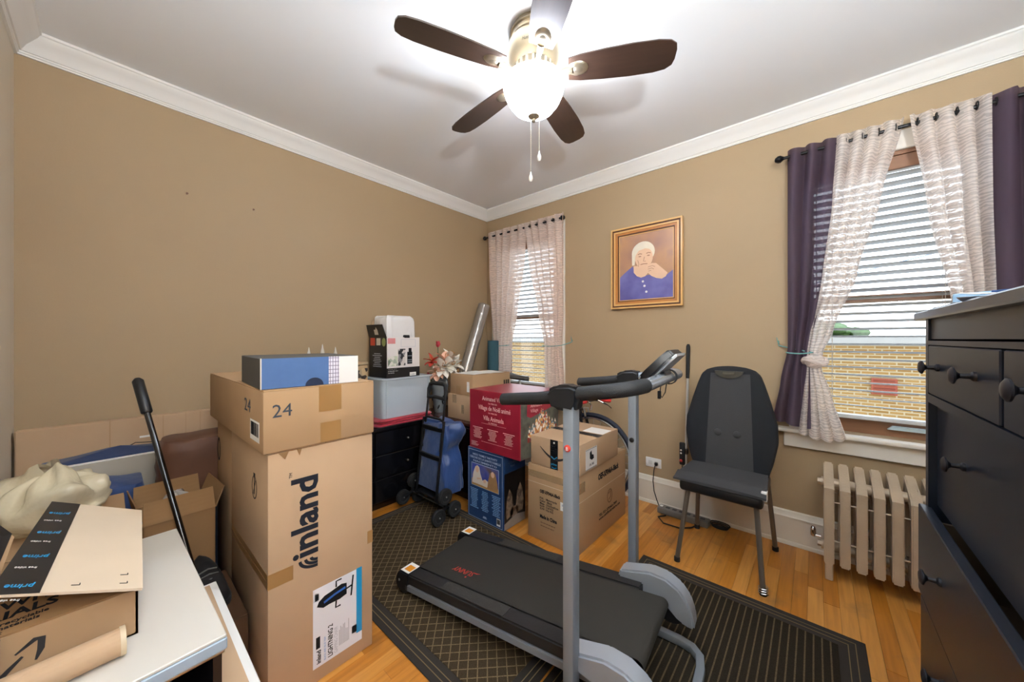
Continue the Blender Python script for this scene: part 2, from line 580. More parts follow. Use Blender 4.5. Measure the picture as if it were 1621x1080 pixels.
# crown moulding: profile (out from wall, down from ceiling)
prof = [(0.0, -0.001), (0.082, -0.001), (0.082, -0.012), (0.076, -0.016), (0.070, -0.026), (0.055, -0.040), (0.036, -0.058), (0.024, -0.078),
        (0.021, -0.083), (0.015, -0.083), (0.015, -0.090), (0.010, -0.094), (0.010, -0.100), (0.0, -0.100)]
CROWNM = mat('white crown paint', '#e6e3dd', rough=0.5)
def run(name, prof, p0, p1, out, m, z0, mit=(1, 1)):
    """sweep profile (o, dz) along p0->p1; ends mitred by moving along the run with o"""
    p0, p1, out = Vector((*p0, 0)), Vector((*p1, 0)), Vector((*out, 0))
    t = (p1 - p0).normalized(); bb = MB()
    A = [bb.bm.verts.new(p0 + out * o + t * o * mit[0] + Vector((0, 0, z0 + dz))) for o, dz in prof]
    B = [bb.bm.verts.new(p1 + out * o - t * o * mit[1] + Vector((0, 0, z0 + dz))) for o, dz in prof]
    n = len(prof)
    for i in range(n):
        bb.bm.faces.new((A[i], A[(i + 1) % n], B[(i + 1) % n], B[i]))
    bb.bm.faces.new(A[::-1]); bb.bm.faces.new(B)
    return struct(bb.build(name, m, smooth=True, ang=25))
run('trim_2', prof, (0, RY), (0, 0), (1, 0), CROWNM, RZ)
run('trim_3', prof, (0, 0), (RX, 0), (0, -1), CROWNM, RZ)
run('trim_4', prof, (RX, 0), (RX, RY), (-1, 0), CROWNM, RZ)
run('trim_5', prof, (RX, RY), (0, RY), (0, 1), CROWNM, RZ)
bprof = [(0.0, 0.0), (0.028, 0.0), (0.028, 0.006), (0.024, 0.018), (0.018, 0.022), (0.018, 0.158), (0.022, 0.160), (0.022, 0.168), (0.016, 0.176), (0.011, 0.196), (0.0, 0.203)]
BASEM = mat('cream baseboard paint', '#ddd5c6', rough=0.4, var=0.04, vscale=5)
run('baseboard_left', bprof, (0, RY), (0, 0), (1, 0), BASEM, 0)
run('baseboard_back', bprof, (0, 0), (RX, 0), (0, -1), BASEM, 0)
run('baseboard_right', bprof, (RX, 0), (RX, RY), (-1, 0), BASEM, 0)
run('baseboard_near', bprof, (RX, RY), (0, RY), (0, 1), BASEM, 0)

# ------------------------------------------------------------------ windows
GLASS = mat('window glass', '#f4fbff', rough=0.05, trans=1.0, alpha=0.05, spec=0.2)
SLATM = mat('white blind slat', '#cfd2d3', rough=0.5, spec=0.3)
def window(idx, x0, x1):
    w = struct(thing('window_%d' % idx, 'x', 'window')); del w['category']; del w['label']
    jm = WHITEP; cw = 0.11 if idx == 1 else 0.05
    b = MB()
    b.b2((x0, 0.0, WZ0), (x0 + 0.02, 0.16, WZ1)); b.b2((x1 - 0.02, 0.0, WZ0), (x1, 0.16, WZ1)); b.b2((x0, 0.0, WZ1 - 0.02), (x1, 0.16, WZ1))
    b.build('jamb', WOODBR, w, smooth=False)
    b = MB()
    b.b2((x0 - cw, -0.02, WZ0 - 0.03), (x0, 0.0, WZ1 + 0.10), 0.004); b.b2((x1, -0.02, WZ0 - 0.03), (x1 + cw, 0.0, WZ1 + 0.10), 0.004)
    b.b2((x0, -0.02, WZ1), (x1, 0.0, WZ1 + 0.10), 0.004)
    b.build('casing', WOODBR if False else jm, w, smooth=False)
    MB().b2((x0 - 0.105, -0.055, WZ0 - 0.025), (x1 + 0.105, 0.16, WZ0 - 0.001), 0.006, 2).build('window_sill', jm, w)
    MB().b2((x0 - 0.075, -0.022, WZ0 - 0.115), (x1 + 0.075, -0.0005, WZ0 - 0.026), 0.004).build('apron', jm, w)
    zm = (WZ0 + WZ1) / 2
    for nm, z0, z1, y in (('lower_sash', WZ0, zm + 0.02, 0.085), ('upper_sash', zm - 0.02, WZ1 - 0.02, 0.122)):
        b = MB(); f = 0.045
        a, c = x0 + 0.02, x1 - 0.02
        bot = 0.075 if nm == 'lower_sash' else 0.04
        b.b2((a, y, z0), (a + f, y + 0.034, z1)); b.b2((c - f, y, z0), (c, y + 0.034, z1))
        b.b2((a + f, y, z0), (c - f, y + 0.034, z0 + bot)); b.b2((a + f, y, z1 - 0.04), (c - f, y + 0.034, z1))
        s = b.build(nm, WOODBR if nm == 'lower_sash' else jm, w, smooth=False)
        MB().b2((a + f, y + 0.015, z0 + bot), (c - f, y + 0.018, z1 - 0.04)).build('pane', GLASS, s, smooth=False)
        if nm == 'lower_sash':
            MB().prism([(-0.085, 0), (0.085, 0), (0.065, 0.020), (-0.065, 0.020)], 0.022, fr(((x0 + x1) / 2 + 0.10, y - 0.0, z0 + 0.04), (1, 0, 0), (0, 0, 1))).build('sash_lift', mat('pale blue glass', '#d8ecf4', rough=0.15), s, smooth=False)
    return w
slat_me = {}
def blind(x0, x1, label, z_bottom):
    w = thing('venetian_blind', label, 'blind', (0, 0.045, 0), 0, 'venetian blinds')
    a, c = x0 + 0.026, x1 - 0.026
    MB().b2((a, -0.03, WZ1 - 0.075), (c, 0.03, WZ1 - 0.022), 0.003).build('headrail', WOODBR, w)
    MB().b2((a, -0.04, WZ1 - 0.09), (c, -0.031, WZ1 - 0.022), 0.002).build('valance', WOODBR, w)
    key = round(c - a, 3)
    L = c - a
    def prof(s, t):
        yy = (t - 0.5) * 0.050; zz = 0.004 * (1 - (2 * t - 1) ** 2)
        return Vector(((s - 0.5) * L, yy, zz))
    bb = MB(); bb.grid(prof, 1, 4); bb.grid(lambda s, t: prof(s, t) + Vector((0, 0, -0.0028)), 1, 4)
    me = bb.mesh('slat', SLATM)
    z = WZ1 - 0.11; i = 0
    zs = []
    while z > z_bottom + 0.03:
        o = link('slat', me, w); o.location = ((a + c) / 2, 0, z)
        tilt = 13 if z > 1.48 else 9
        o.rotation_euler = (R(-tilt + random.uniform(-2, 2)), 0, random.uniform(-0.0015, 0.0015))
        z -= 0.0435; i += 1
    MB().b2((a, -0.026, z_bottom), (c, 0.026, z_bottom + 0.022), 0.004).build('bottom_rail', SLATM, w)
    for xx in (a + 0.12, c - 0.12):
        b = MB()
        b.tube([(xx, -0.027, WZ1 - 0.08), (xx, -0.027, z_bottom + 0.01)], 0.0011, 5); b.tube([(xx, 0.027, WZ1 - 0.08), (xx, 0.027, z_bottom + 0.01)], 0.0011, 5)
        b.split('ladder_cord', mat('cream cord', '#d9d2c4', rough=0.8), w)
    b = MB().tube([(a + 0.05, -0.035, WZ1 - 0.09), (a + 0.052, -0.036, z_bottom + 0.02)], 0.0022, 6)
    b.build('lift_cord', mat('brown cord', '#6d4631', rough=0.8), w)
    b = MB().ball((a + 0.03, -0.036, 1.02), 0.011, 10, (1, 1, 1.4)).ball((a + 0.014, -0.036, 1.025), 0.011, 10, (1, 1, 1.4)).tube([(a + 0.022, -0.034, WZ1 - 0.09), (a + 0.022, -0.036, 1.03)], 0.0012, 5)
    b.split('cord_tassel', WOODBR, w)
    return w
for i, (a, c) in enumerate(WINS): window(i + 1, a, c)
blind(WINS[0][0], WINS[0][1], 'white slatted blind in the window beside the far corner', WZ0 + 0.085)
blind(WINS[1][0], WINS[1][1], 'white slatted blind in the large window above the radiator', WZ0 + 0.085)

# ------------------------------------------------------------------ outdoors
YB = 3.2
nb = thing('neighbouring_building', 'yellow brick building seen through the blinds outside', 'building', (0, YB, 0))
MB().b2((-6.5, 0, -3.5), (6.0, 0.3, 1.20)).build('brick_wall', brick_mat('yellow brick', '#86683a', '#73562b', '#93876d', 1.8), nb, smooth=False)
MB().b2((-6.6, -0.05, 1.20), (6.1, 0.36, 1.29)).build('coping', mat('pale concrete', '#8f8e89', rough=0.9, var=0.1), nb)
MB().b2((-6.5, 0.3, 0.95), (6.0, 7.0, 1.0)).build('flat_roof', mat('grey roofing', '#728496', rough=0.9), nb)
v = MB().b2((3.235, -0.03, 0.60), (3.445, 0.01, 0.79)).build('wall_vent', mat('red terracotta vent', '#7d3018', rough=0.7), nb)
b = MB()
for k in range(4): b.box((3.34, -0.035, 0.625 + k * 0.046), (0.17, 0.02, 0.012), 0, Matrix.Rotation(R(30), 3, 'X'))
b.split('vent_louver', mat('dark red louver', '#6e2817', rough=0.7), v)
LEAF = mat('green leaves', '#46602b', rough=0.8, var=0.45, vscale=3)
def tree(x, y, z, r, label):
    t = thing('tree', label, 'tree', (x, y, -3.4), 0, 'trees beyond the brick building')
    MB().tube([(0, 0, 0), (0.1, 0, (z + 3.4) * 0.6), (0, 0.1, z + 3.4)], [0.25, 0.18, 0.08], 8).build('trunk', mat('bark', '#5a4634', rough=0.9), t)
    rnd = random.Random(int(x * 10)); b = MB()
    for k in range(260):
        th, ph = rnd.uniform(0, 6.28), rnd.uniform(-0.9, 1.4); rr = r * rnd.uniform(0.6, 1.0)
        c = Vector((rr * math.cos(th) * math.cos(ph), rr * math.sin(th) * math.cos(ph), z + 3.4 + 0.6 * rr * math.sin(ph)))
        b.ball(c, r * rnd.uniform(0.10, 0.2), 6, (1, 1, 0.6))
    b.build('foliage', LEAF, t)
tree(3.0, 14.5, 0.9, 1.5, 'leafy green tree seen low through the large window')
tree(-4.6, 15.0, 0.9, 1.6, 'leafy green tree seen low through the corner window')
c = thing('utility_wire', 'thin blue wire slanting across the sky outside the large window', 'wire')
MB().tube([(0.9, 2.6, 1.47), (6.5, 2.6, 2.76)], 0.006, 6).build('wire', mat('blue wire', '#4d6f96', rough=0.6), c)
p = MB().tube([(0.9, 2.6, -3.5), (0.9, 2.6, 1.50)], 0.04, 8).tube([(6.5, 2.6, -3.5), (6.5, 2.6, 2.80)], 0.05, 8).split('pole', mat('weathered pole', '#7a6e60', rough=0.9), c)
struct(MB().b2((-30, 0.2, -3.7), (30, 40, -3.5)).build('ground', mat('asphalt', '#77777a', rough=0.9, var=0.1, vscale=2)))

# ------------------------------------------------------------------ curtains
DARKC = sheer_mat('plum curtain cloth', '#6f5f70', 0.94, zebra=False)
SHEER = sheer_mat('white zebra sheer', '#faf3ee', 0.95, zscale=9)
SHEERP = sheer_mat('blush zebra sheer', '#f6e6dc', 0.95, zscale=9)
def curtain(name, label, m, keys, y0, folds, amp, group, seed=0, hem=True):
    """keys: list of (z, xleft, xright, fold amplitude factor); z falling"""
    w = thing(name, label, 'curtain', (0, 0, 0), 0, group)
    def ev(t):
        zt = keys[0][0] + (keys[-1][0] - keys[0][0]) * t
        for k0, k1 in zip(keys, keys[1:]):
            if k0[0] >= zt >= k1[0] - 1e-9:
                s = (k0[0] - zt) / max(1e-6, k0[0] - k1[0]); s2 = s * s * (3 - 2 * s) * 0.5 + s * 0.5
                return zt, k0[1] + (k1[1] - k0[1]) * s2, k0[2] + (k1[2] - k0[2]) * s2, k0[3] + (k1[3] - k0[3]) * s2
        return zt, keys[-1][1], keys[-1][2], keys[-1][3]
    def fn(s, t):
        z, xl, xr, a = ev(t)
        ph = seed * 1.3
        s2 = s + 0.012 * math.sin(9 * s + 3 * t + ph)
        wv = math.sin(2 * math.pi * folds * s2 + ph + 0.35 * math.sin(2.2 * t + seed))
        y = y0 + amp * a * wv + 0.006 * math.sin(21 * s + 8 * t + seed)
        x = xl + (xr - xl) * s + 0.25 * (xr - xl) / folds * math.cos(2 * math.pi * folds * s2 + ph) * 0.35
        zz = z + (0.010 * math.sin(2 * math.pi * folds * s2 + ph) if t < 0.001 else 0) + (0.012 * math.sin(5 * s + seed) if t > 0.999 else 0)
        return Vector((x, y, zz))
    MB().grid(fn, int(folds * 14), 70).build('cloth', m, w, ang=80)
    b = MB()
    for k in range(int(folds)):
        s = (k + 0.5) / folds; p = fn(s, 0.03); p.z = ROD_Z; p.y = y0
        pts = [p + Vector((0.004 * 0, 0.018 * math.cos(a), 0.018 * math.sin(a))) for a in [2 * math.pi * i / 16 for i in range(16)]]
        b.tube(pts, 0.0024, 6, closed=True)
    b.split('grommet', mat('dark grommet metal', '#30302f', rough=0.35, metal=0.8), w)
    return w
ROD_Z = 2.332
RODM = mat('black iron rod', '#1c1a1b', rough=0.4, metal=0.6)
def rod(x0, x1, y, label):
    w = thing('curtain_rod', label, 'curtain rod', (0, 0, 0), 0, 'curtain rods')
    MB().tube([(x0, y, ROD_Z), (x1, y, ROD_Z)], 0.009, 10).build('pole', RODM, w)
    for x, s in ((x0, -1), (x1, 1)):
        MB().lathe([(0, 0.042), (0.012, 0.038), (0.021, 0.024), (0.021, 0.012), (0.013, 0.002), (0.010, -0.004)], 14, fr((x, y, ROD_Z), (0, 1, 0), (0, 0, 1)) if s > 0 else fr((x, y, ROD_Z), (0, -1, 0), (0, 0, 1))).build('finial', RODM, w)
    for x in (x0 + 0.03, x1 - 0.03):
        b = MB().b2((x - 0.008, y, ROD_Z - 0.014), (x + 0.008, -0.001, ROD_Z - 0.003)).b2((x - 0.012, -0.006, ROD_Z - 0.04), (x + 0.012, -0.0005, ROD_Z + 0.03))
        b.build('bracket', RODM, w)
YC = -0.085
rod(2.585, 3.60, YC, 'black curtain rod above the large window by the dresser')
rod(0.07, 1.015, YC, 'black curtain rod above the window in the far corner')
curtain('plum_curtain', 'dark plum curtain panel hanging beside the framed portrait side of the large window', DARKC,
        [(2.372, 2.605, 2.84, 1), (1.9, 2.605, 2.80, 0.95), (1.45, 2.605, 2.755, 0.8), (1.20, 2.605, 2.715, 0.55), (1.0, 2.57, 2.72, 0.7), (0.745, 2.53, 2.73, 0.8)], YC, 3, 0.030, 'curtains of the large window', 1)
curtain('sheer_curtain', 'white zebra sheer knotted near the sill of the large window', SHEER,
        [(2.372, 2.825, 3.075, 1), (2.0, 2.805, 2.995, 0.9), (1.6, 2.76, 2.905, 0.7), (1.3, 2.70, 2.81, 0.5), (1.17, 2.69, 2.765, 0.35), (1.08, 2.69, 2.76, 0.4), (0.95, 2.68, 2.80, 0.7), (0.69, 2.66, 2.865, 0.95)], YC - 0.012, 4, 0.028, 'curtains of the large window', 2)
k = thing('curtain_knot', 'bunched knot of white sheer tied on the large window curtain', 'knot')
MB().ball((2.728, YC - 0.02, 1.125), 0.045, 18, (1.05, 0.9, 0.95)).tube([(2.728 + 0.046 * math.cos(a), YC - 0.02 + 0.046 * math.sin(a), 1.125 + 0.012 * math.sin(a * 2)) for a in [2 * math.pi * i / 20 for i in range(20)]], 0.016, 8, closed=True).build('knot_wrap', SHEER, k)
curtain('sheer_curtain', 'white zebra sheer falling behind the tall dark dresser', SHEER,
        [(2.372, 3.083, 3.33, 1), (1.9, 3.14, 3.335, 0.95), (1.4, 3.22, 3.345, 0.8), (1.0, 3.24, 3.35, 0.7), (0.72, 3.24, 3.37, 0.8)], YC - 0.012, 4, 0.026, 'curtains of the large window', 4)
curtain('plum_curtain', 'dark plum curtain panel at the edge of the picture behind the dresser', DARKC,
        [(2.372, 3.315, 3.575, 1), (1.6, 3.33, 3.575, 1), (0.74, 3.34, 3.575, 1)], YC, 3, 0.030, 'curtains of the large window', 5)
curtain('sheer_curtain', 'blush zebra sheer tied back next to the silver roll in the corner', SHEERP,
        [(2.380, 0.085, 0.60, 1), (2.0, 0.105, 0.58, 0.95), (1.5, 0.15, 0.49, 0.8), (1.19, 0.18, 0.42, 0.55), (0.9, 0.16, 0.40, 0.7), (0.66, 0.15, 0.40, 0.9)], YC, 5, 0.026, 'curtains of the corner window', 6)
curtain('sheer_curtain', 'blush zebra sheer tied back on the portrait side of the corner window', SHEERP,
        [(2.380, 0.61, 1.06, 1), (2.0, 0.67, 1.06, 0.95), (1.5, 0.78, 1.05, 0.85), (1.19, 0.84, 1.03, 0.6), (0.9, 0.85, 1.05, 0.75), (0.66, 0.85, 1.07, 0.9)], YC, 5, 0.026, 'curtains of the corner window', 8)
CORD = mat('teal tieback cord', '#6fa8a5', rough=0.7)
def tieback(x0, x1, z, hx, hz, label):
    w = thing('curtain_tieback', label, 'tieback', (0, 0, 0), 0, 'teal curtain tiebacks')
    pts = [(hx, -0.012, hz), ((hx + x1) / 2, -0.06, (hz + z) / 2), (x1, YC - 0.02, z + 0.004), (x1 - 0.02, YC - 0.042, z), ((x0 + x1) / 2, YC - 0.050, z - 0.004), (x0 + 0.01, YC - 0.040, z - 0.002), (x0 - 0.01, YC, z)]
    MB().tube(pts, 0.0035, 6).build('cord', CORD, w)
    MB().tube([(hx, -0.001, hz + 0.01), (hx, -0.02, hz + 0.01), (hx, -0.026, hz + 0.03)], 0.003, 6).tube([(hx, -0.012, hz), (hx - 0.01, -0.014, hz + 0.05)], 0.002, 5).build('wall_hook', CORD, w)
tieback(0.83, 1.03, 1.19, 1.085, 1.225, 'teal cord tying the blush sheer nearest the portrait')
tieback(0.18, 0.415, 1.185, 0.13, 1.19, 'teal cord tying the blush sheer near the silver roll')
tieback(2.61, 2.72, 1.17, 2.56, 1.21, 'teal cord tying the plum and white curtains above the radiator')
# ------------------------------------------------------------------ ceiling fan (its lamp lights the room)
FX, FY = 1.769, -1.473
NICK = mat('antique nickel', '#b9ad96', rough=0.28, metal=0.9)
NICKD = mat('aged nickel groove', '#6f675a', rough=0.4, metal=0.8)
fan = thing('ceiling_fan', 'five blade ceiling fan with dark wooden blades and glowing bowl light', 'ceiling fan', (FX, FY, RZ))
def L(z): return z - RZ
MB().lathe([(0, 0), (0.100, 0), (0.104, -0.008), (0.104, -0.020), (0.098, -0.026), (0.101, -0.034), (0.101, -0.046), (0.096, -0.052), (0.113, -0.066), (0.119, -0.090), (0.117, -0.120), (0.104, -0.150), (0.090, -0.168), (0.0, -0.168)], 40).build('motor_housing', NICK, fan)
MB().lathe([(0, -0.168), (0.088, -0.168), (0.086, -0.200), (0.074, -0.212), (0, -0.212)], 36).build('vent_ring', NICKD, fan)
b = MB()
for k in range(20):
    a = 2 * math.pi * k / 20
    b.box((0.087 * math.cos(a), 0.087 * math.sin(a), -0.184), (0.010, 0.012, 0.030), 0.002, Matrix.Rotation(a, 3, 'Z'))
b.split('vent_fin', NICK, fan)
MB().lathe([(0, -0.212), (0.070, -0.212), (0.072, -0.224), (0.060, -0.232), (0.060, -0.238), (0, -0.238)], 32).build('switch_housing', NICK, fan)
GLOW = mat('lit alabaster glass', '#fff1d2', rough=0.35, emit='#e0ebff', estr=FAN_GLOW)
MB().lathe([(0.130, -0.232), (0.136, -0.238), (0.138, -0.246), (0.134, -0.254), (0.136, -0.262), (0.130, -0.285), (0.115, -0.318), (0.090, -0.350), (0.055, -0.372), (0.018, -0.381), (0, -0.382)], 40).build('light_bowl', GLOW, fan)
MB().lathe([(0, -0.376), (0.026, -0.379), (0.026, -0.385), (0.016, -0.393), (0.008, -0.398), (0.010, -0.404), (0.006, -0.410), (0, -0.412)], 20).build('finial', NICK, fan)
BLADEM = mat('walnut blade', '#2f2019', rough=0.42, var=0.0)
BLADEM2 = mat('walnut veneer', '#33231b', rough=0.40, var=0.35, vscale=3, stretch=(1.5, 22, 1), coat=0.2)
def blade_outline():
    pts = []
    L0, L1 = 0.155, 0.600
    top = [(0.0, 0.050), (0.12, 0.060), (0.35, 0.068), (0.6, 0.072), (0.82, 0.070), (0.93, 0.062), (0.985, 0.045), (1.0, 0.020)]
    for s, w in top: pts.append((L0 + (L1 - L0) * s, w))
    for s, w in top[::-1]: pts.append((L0 + (L1 - L0) * s, -w))
    return pts
for k in range(5):
    a = R(30 + 72 * k)
    M = Matrix.Rotation(a, 4, 'Z') @ Matrix.Translation((0, 0, -0.195)) @ Matrix.Rotation(R(-12), 4, 'X')
    bb = MB().prism(blade_outline(), 0.006, Matrix.Identity(4))
    bl = bb.build('fan_blade', BLADEM2, fan); bl.matrix_local = M
    br = MB()
    br.tube([(0.085, 0, -0.006), (0.11, 0, -0.012), (0.145, 0, -0.006), (0.17, 0, -0.004)], [0.011, 0.010, 0.014, 0.016], 10)
    br.lathe([(0, -0.010), (0.020, -0.009), (0.030, -0.005), (0.034, 0.0), (0, 0.0)], 20, Matrix.Translation((0.195, 0, 0)) @ Matrix.Diagonal((1.35, 1, 1, 1)))
    br.lathe([(0, -0.014), (0.010, -0.013), (0.017, -0.009), (0, -0.008)], 16, Matrix.Translation((0.195, 0, 0)) @ Matrix.Diagonal((1.3, 1, 1, 1)))
    br.build('blade_bracket', NICK, bl)
for dx, dy, zl in ((0.022, 0.012, 2.075), (-0.012, -0.006, 1.985)):
    b = MB().tube([(dx, dy, -0.375 if False else -0.372), (dx, dy, L(zl) + 0.02)], 0.0007, 5)
    n = 26
    for i in range(n): b.ball((dx, dy, -0.385 + (L(zl) + 0.02 + 0.385) * i / n), 0.0014, 6)
    ch = b.build('pull_chain', NICK, fan)
    MB().lathe([(0, 0.024), (0.003, 0.022), (0.004, 0.012), (0.0085, 0.0), (0.009, -0.012), (0.005, -0.022), (0, -0.024)], 12, Matrix.Translation((dx, dy, L(zl)))).build('chain_pendant', mat('clear glass drop', '#e6e2da', rough=0.1, alpha=0.6), ch)
ha_ = math.atan2(-1.257, 0.959) - R(14); hn_ = Vector((math.cos(ha_), math.sin(ha_), 0))
text('Hunter', fr(tuple(hn_ * 0.1165 + Vector((0, 0, -0.128))), (-hn_.y, hn_.x, 0), (0, 0, 1)), -0.022, 0, 0.022, NICKD, fan, 'maker_mark', 0.044, shear=0.3, lift=0.001)
ld = bpy.data.lights.new('fan_bulb', 'POINT'); ld.energy = FAN_BULB; ld.color = (0.92, 0.98, 1.0); ld.shadow_soft_size = 0.05
lo = bpy.data.objects.new('fan_bulb', ld); COL.objects.link(lo); lo.parent = fan; lo.location = (0, 0, -0.262)

# ------------------------------------------------------------------ framed portrait
pic = thing('framed_portrait', 'wood framed portrait of a white haired person in a purple cardigan', 'picture', (1.738, -0.004, 1.494))
PW, PH = 0.545, 0.645
GOLD = mat('honey wood frame', '#b5793f', rough=0.35, var=0.2, vscale=6, stretch=(4, 4, 4))
GOLDL = mat('pale gilt edge', '#d8ab6a', rough=0.3)
GOLDD = mat('dark frame groove', '#54301c', rough=0.5)
def frame_ring(name, inset, width, depth, m, z=0):
    o = PW / 2 - inset; h0, h1 = inset, PH - inset
    b = MB()
    y1 = -depth
    def side(p):  # p: outer a, outer b, inner b, inner a in (x,z)
        A = [b.bm.verts.new(Vector((x, 0, zz))) for x, zz in p]; B = [b.bm.verts.new(Vector((x, y1, zz))) for x, zz in p]
        b.bm.faces.new(A[::-1]); b.bm.faces.new(B)
        for i in range(4): b.bm.faces.new((A[i], A[(i + 1) % 4], B[(i + 1) % 4], B[i]))
    w = width
    side([(-o, h0), (o, h0), (o - w, h0 + w), (-o + w, h0 + w)]); side([(o, h0), (o, h1), (o - w, h1 - w), (o - w, h0 + w)])
    side([(o, h1), (-o, h1), (-o + w, h1 - w), (o - w, h1 - w)]); side([(-o, h1), (-o, h0), (-o + w, h0 + w), (-o + w, h1 - w)])
    return b.build(name, m, pic, smooth=False)
frame_ring('frame', 0.0, 0.012, 0.030, GOLDL); frame_ring('frame', 0.012, 0.012, 0.020, GOLDD); frame_ring('frame', 0.024, 0.012, 0.027, GOLDL)
frame_ring('frame', 0.036, 0.018, 0.020, GOLD); frame_ring('frame', 0.054, 0.008, 0.014, GOLDD); frame_ring('frame', 0.062, 0.006, 0.012, GOLDL)
MB().b2((-PW / 2 + 0.04, -0.008, 0.04), (PW / 2 - 0.04, -0.001, PH - 0.04)).build('print', mottled('painted studio backdrop', ['#8f6f6a', '#a9806a', '#b88c68', '#937472'], 3.2, 0.3, 'NOISE'), pic, smooth=False)
PM = fr((-PW / 2 + 0.066, -0.0082, 0.066), (1, 0, 0), (0, 0, 1))
pw, ph = PW - 0.132, PH - 0.132
SK = mat('printed skin tone', '#e3bd9d', rough=0.35, var=0.06, vscale=14)
SKD = mat('printed skin line', '#a0705a', rough=0.35)
PUR = mottled('printed purple cardigan', ['#4d4a86', '#66639f', '#7a7ab4'], 5, 0.35, 'NOISE')
HAIR = mat('printed white hair', '#e9dfca', rough=0.35, var=0.08, vscale=25)
def P2(l): return [(x * pw, y * ph) for x, y in l]
polys('printed_cardigan', PM, [P2([(0.0, 0.0), (1.0, 0.0), (1.0, 0.40), (0.93, 0.36), (0.84, 0.30), (0.66, 0.35), (0.55, 0.36), (0.40, 0.34), (0.31, 0.44), (0.26, 0.52), (0.14, 0.45), (0.0, 0.36)])], PUR, pic)
polys('printed_neck', PM, [P2([(0.28, 0.52), (0.28, 0.42), (0.34, 0.36), (0.42, 0.33), (0.50, 0.345), (0.55, 0.39), (0.56, 0.50)])], SK, pic, lift=0.0004)
polys('printed_hair', PM, [[(0.46 * pw + x, 0.71 * ph + y) for x, y in ell(0, 0, 0.215 * pw, 0.165 * ph, 28)], ], HAIR, pic, lift=0.0008)
polys('printed_hair_lock', PM, [P2([(0.245, 0.72), (0.25, 0.53), (0.30, 0.53), (0.32, 0.72)])], HAIR, pic, lift=0.0014)
polys('printed_face', PM, [ell(0.475 * pw, 0.625 * ph, 0.165 * pw, 0.155 * ph, 28)], SK, pic, lift=0.0012)
polys('printed_hair_fringe', PM, [P2([(0.27, 0.70), (0.30, 0.80), (0.42, 0.86), (0.56, 0.85), (0.65, 0.76), (0.66, 0.66), (0.61, 0.74), (0.50, 0.765), (0.38, 0.745), (0.32, 0.68)])], HAIR, pic, lift=0.0016)
fe = []
for ex in (0.40, 0.56): fe.append(ell(ex * pw, 0.652 * ph, 0.028 * pw, 0.008 * ph, 12)); fe += band(P2([(ex - 0.04, 0.685), (ex, 0.695), (ex + 0.04, 0.685)]), 0.006)
fe += band(P2([(0.485, 0.64), (0.465, 0.575), (0.51, 0.572)]), 0.004); fe += band(P2([(0.41, 0.527), (0.47, 0.535), (0.54, 0.53)]), 0.006); fe += band(P2([(0.36, 0.60), (0.38, 0.54), (0.37, 0.50)]), 0.003)
polys('printed_features', PM, fe, SKD, pic, lift=0.0017)
polys('printed_hand', PM, [P2([(0.55, 0.50), (0.62, 0.53), (0.70, 0.52), (0.80, 0.44), (0.90, 0.36), (0.87, 0.31), (0.80, 0.28), (0.70, 0.30), (0.61, 0.34), (0.54, 0.40), (0.53, 0.45)])], SK, pic, lift=0.0020)
polys('printed_fingers', PM, band(P2([(0.55, 0.475), (0.63, 0.49), (0.68, 0.47)]), 0.003) + band(P2([(0.55, 0.445), (0.62, 0.455), (0.66, 0.435)]), 0.003) + band(P2([(0.56, 0.415), (0.61, 0.42)]), 0.003), SKD, pic, lift=0.0026)
polys('printed_buttons', PM, [ell(0.455 * pw, 0.27 * ph, 0.022 * pw, 0.017 * ph, 14), ell(0.485 * pw, 0.20 * ph, 0.022 * pw, 0.017 * ph, 14), ell(0.52 * pw, 0.11 * ph, 0.022 * pw, 0.017 * ph, 14)], WHITE_PAPER, pic, lift=0.0006)

# nails left in the wall
for y, z, nm in ((-2.456 + 0.02, 2.085, 'small bare nail left in the tan wall, the higher-up left one'), (-2.142 + 0.02, 2.08, 'small bare nail left in the tan wall nearer the fan')):
    tag(MB().tube([(0, y, z), (0.012, y, z)], [0.003, 0.003], 6).tube([(0.012, y, z), (0.014, y, z)], 0.006, 8).build('wall_nail', mat('rusty nail', '#6b4a38', rough=0.6)), nm, 'nail', 'nails in the wall')

# ------------------------------------------------------------------ radiator
rad = thing('cast_iron_radiator', 'cream painted cast iron radiator under the large window', 'radiator', (0, 0, 0))
RADM = mat('aged silver radiator paint', '#b7a48c', rough=0.42, var=0.12, vscale=10, bump=0.15, bscale=90, metal=0.15)
def section(x, foot):
    b = MB(); hw = 0.0200
    def col(y0, y1, z0, z1):
        P = [(-hw, z0 + 0.012), (-hw * 0.5, z0), (hw * 0.5, z0), (hw, z0 + 0.012)]
        b.b2((x - hw, y0, z0), (x + hw, y1, z1), 0.006, 2)
    z0 = 0.0 if foot else 0.085
    # front and back columns, top and bottom bridges
    b.prism([(-0.290, 0.085), (-0.284, 0.475), (-0.235, 0.505), (-0.175, 0.515), (-0.150, 0.535), (-0.085, 0.560), (-0.078, 0.545), (-0.078, 0.085),
             (-0.118, 0.085), (-0.118, 0.43), (-0.150, 0.455), (-0.215, 0.455), (-0.244, 0.43), (-0.244, 0.165), (-0.118, 0.165), (-0.118, 0.10), (-0.244, 0.10), (-0.250, 0.085)], hw * 2,
            fr((x - hw, 0, 0), (0, 1, 0), (0, 0, 1)))
    bmesh.ops.bevel(b.bm, geom=[e for e in b.bm.edges if abs(e.verts[0].co.x - e.verts[1].co.x) < 1e-6], offset=0.005, segments=2, affect='EDGES', clamp_overlap=True)
    if foot:
        b.b2((x - hw * 0.8, -0.288, 0.0), (x + hw * 0.8, -0.252, 0.10), 0.004); b.b2((x - hw * 0.8, -0.116, 0.0), (x + hw * 0.8, -0.080, 0.10), 0.004)
    b.build('section', RADM, rad)
NS = 9
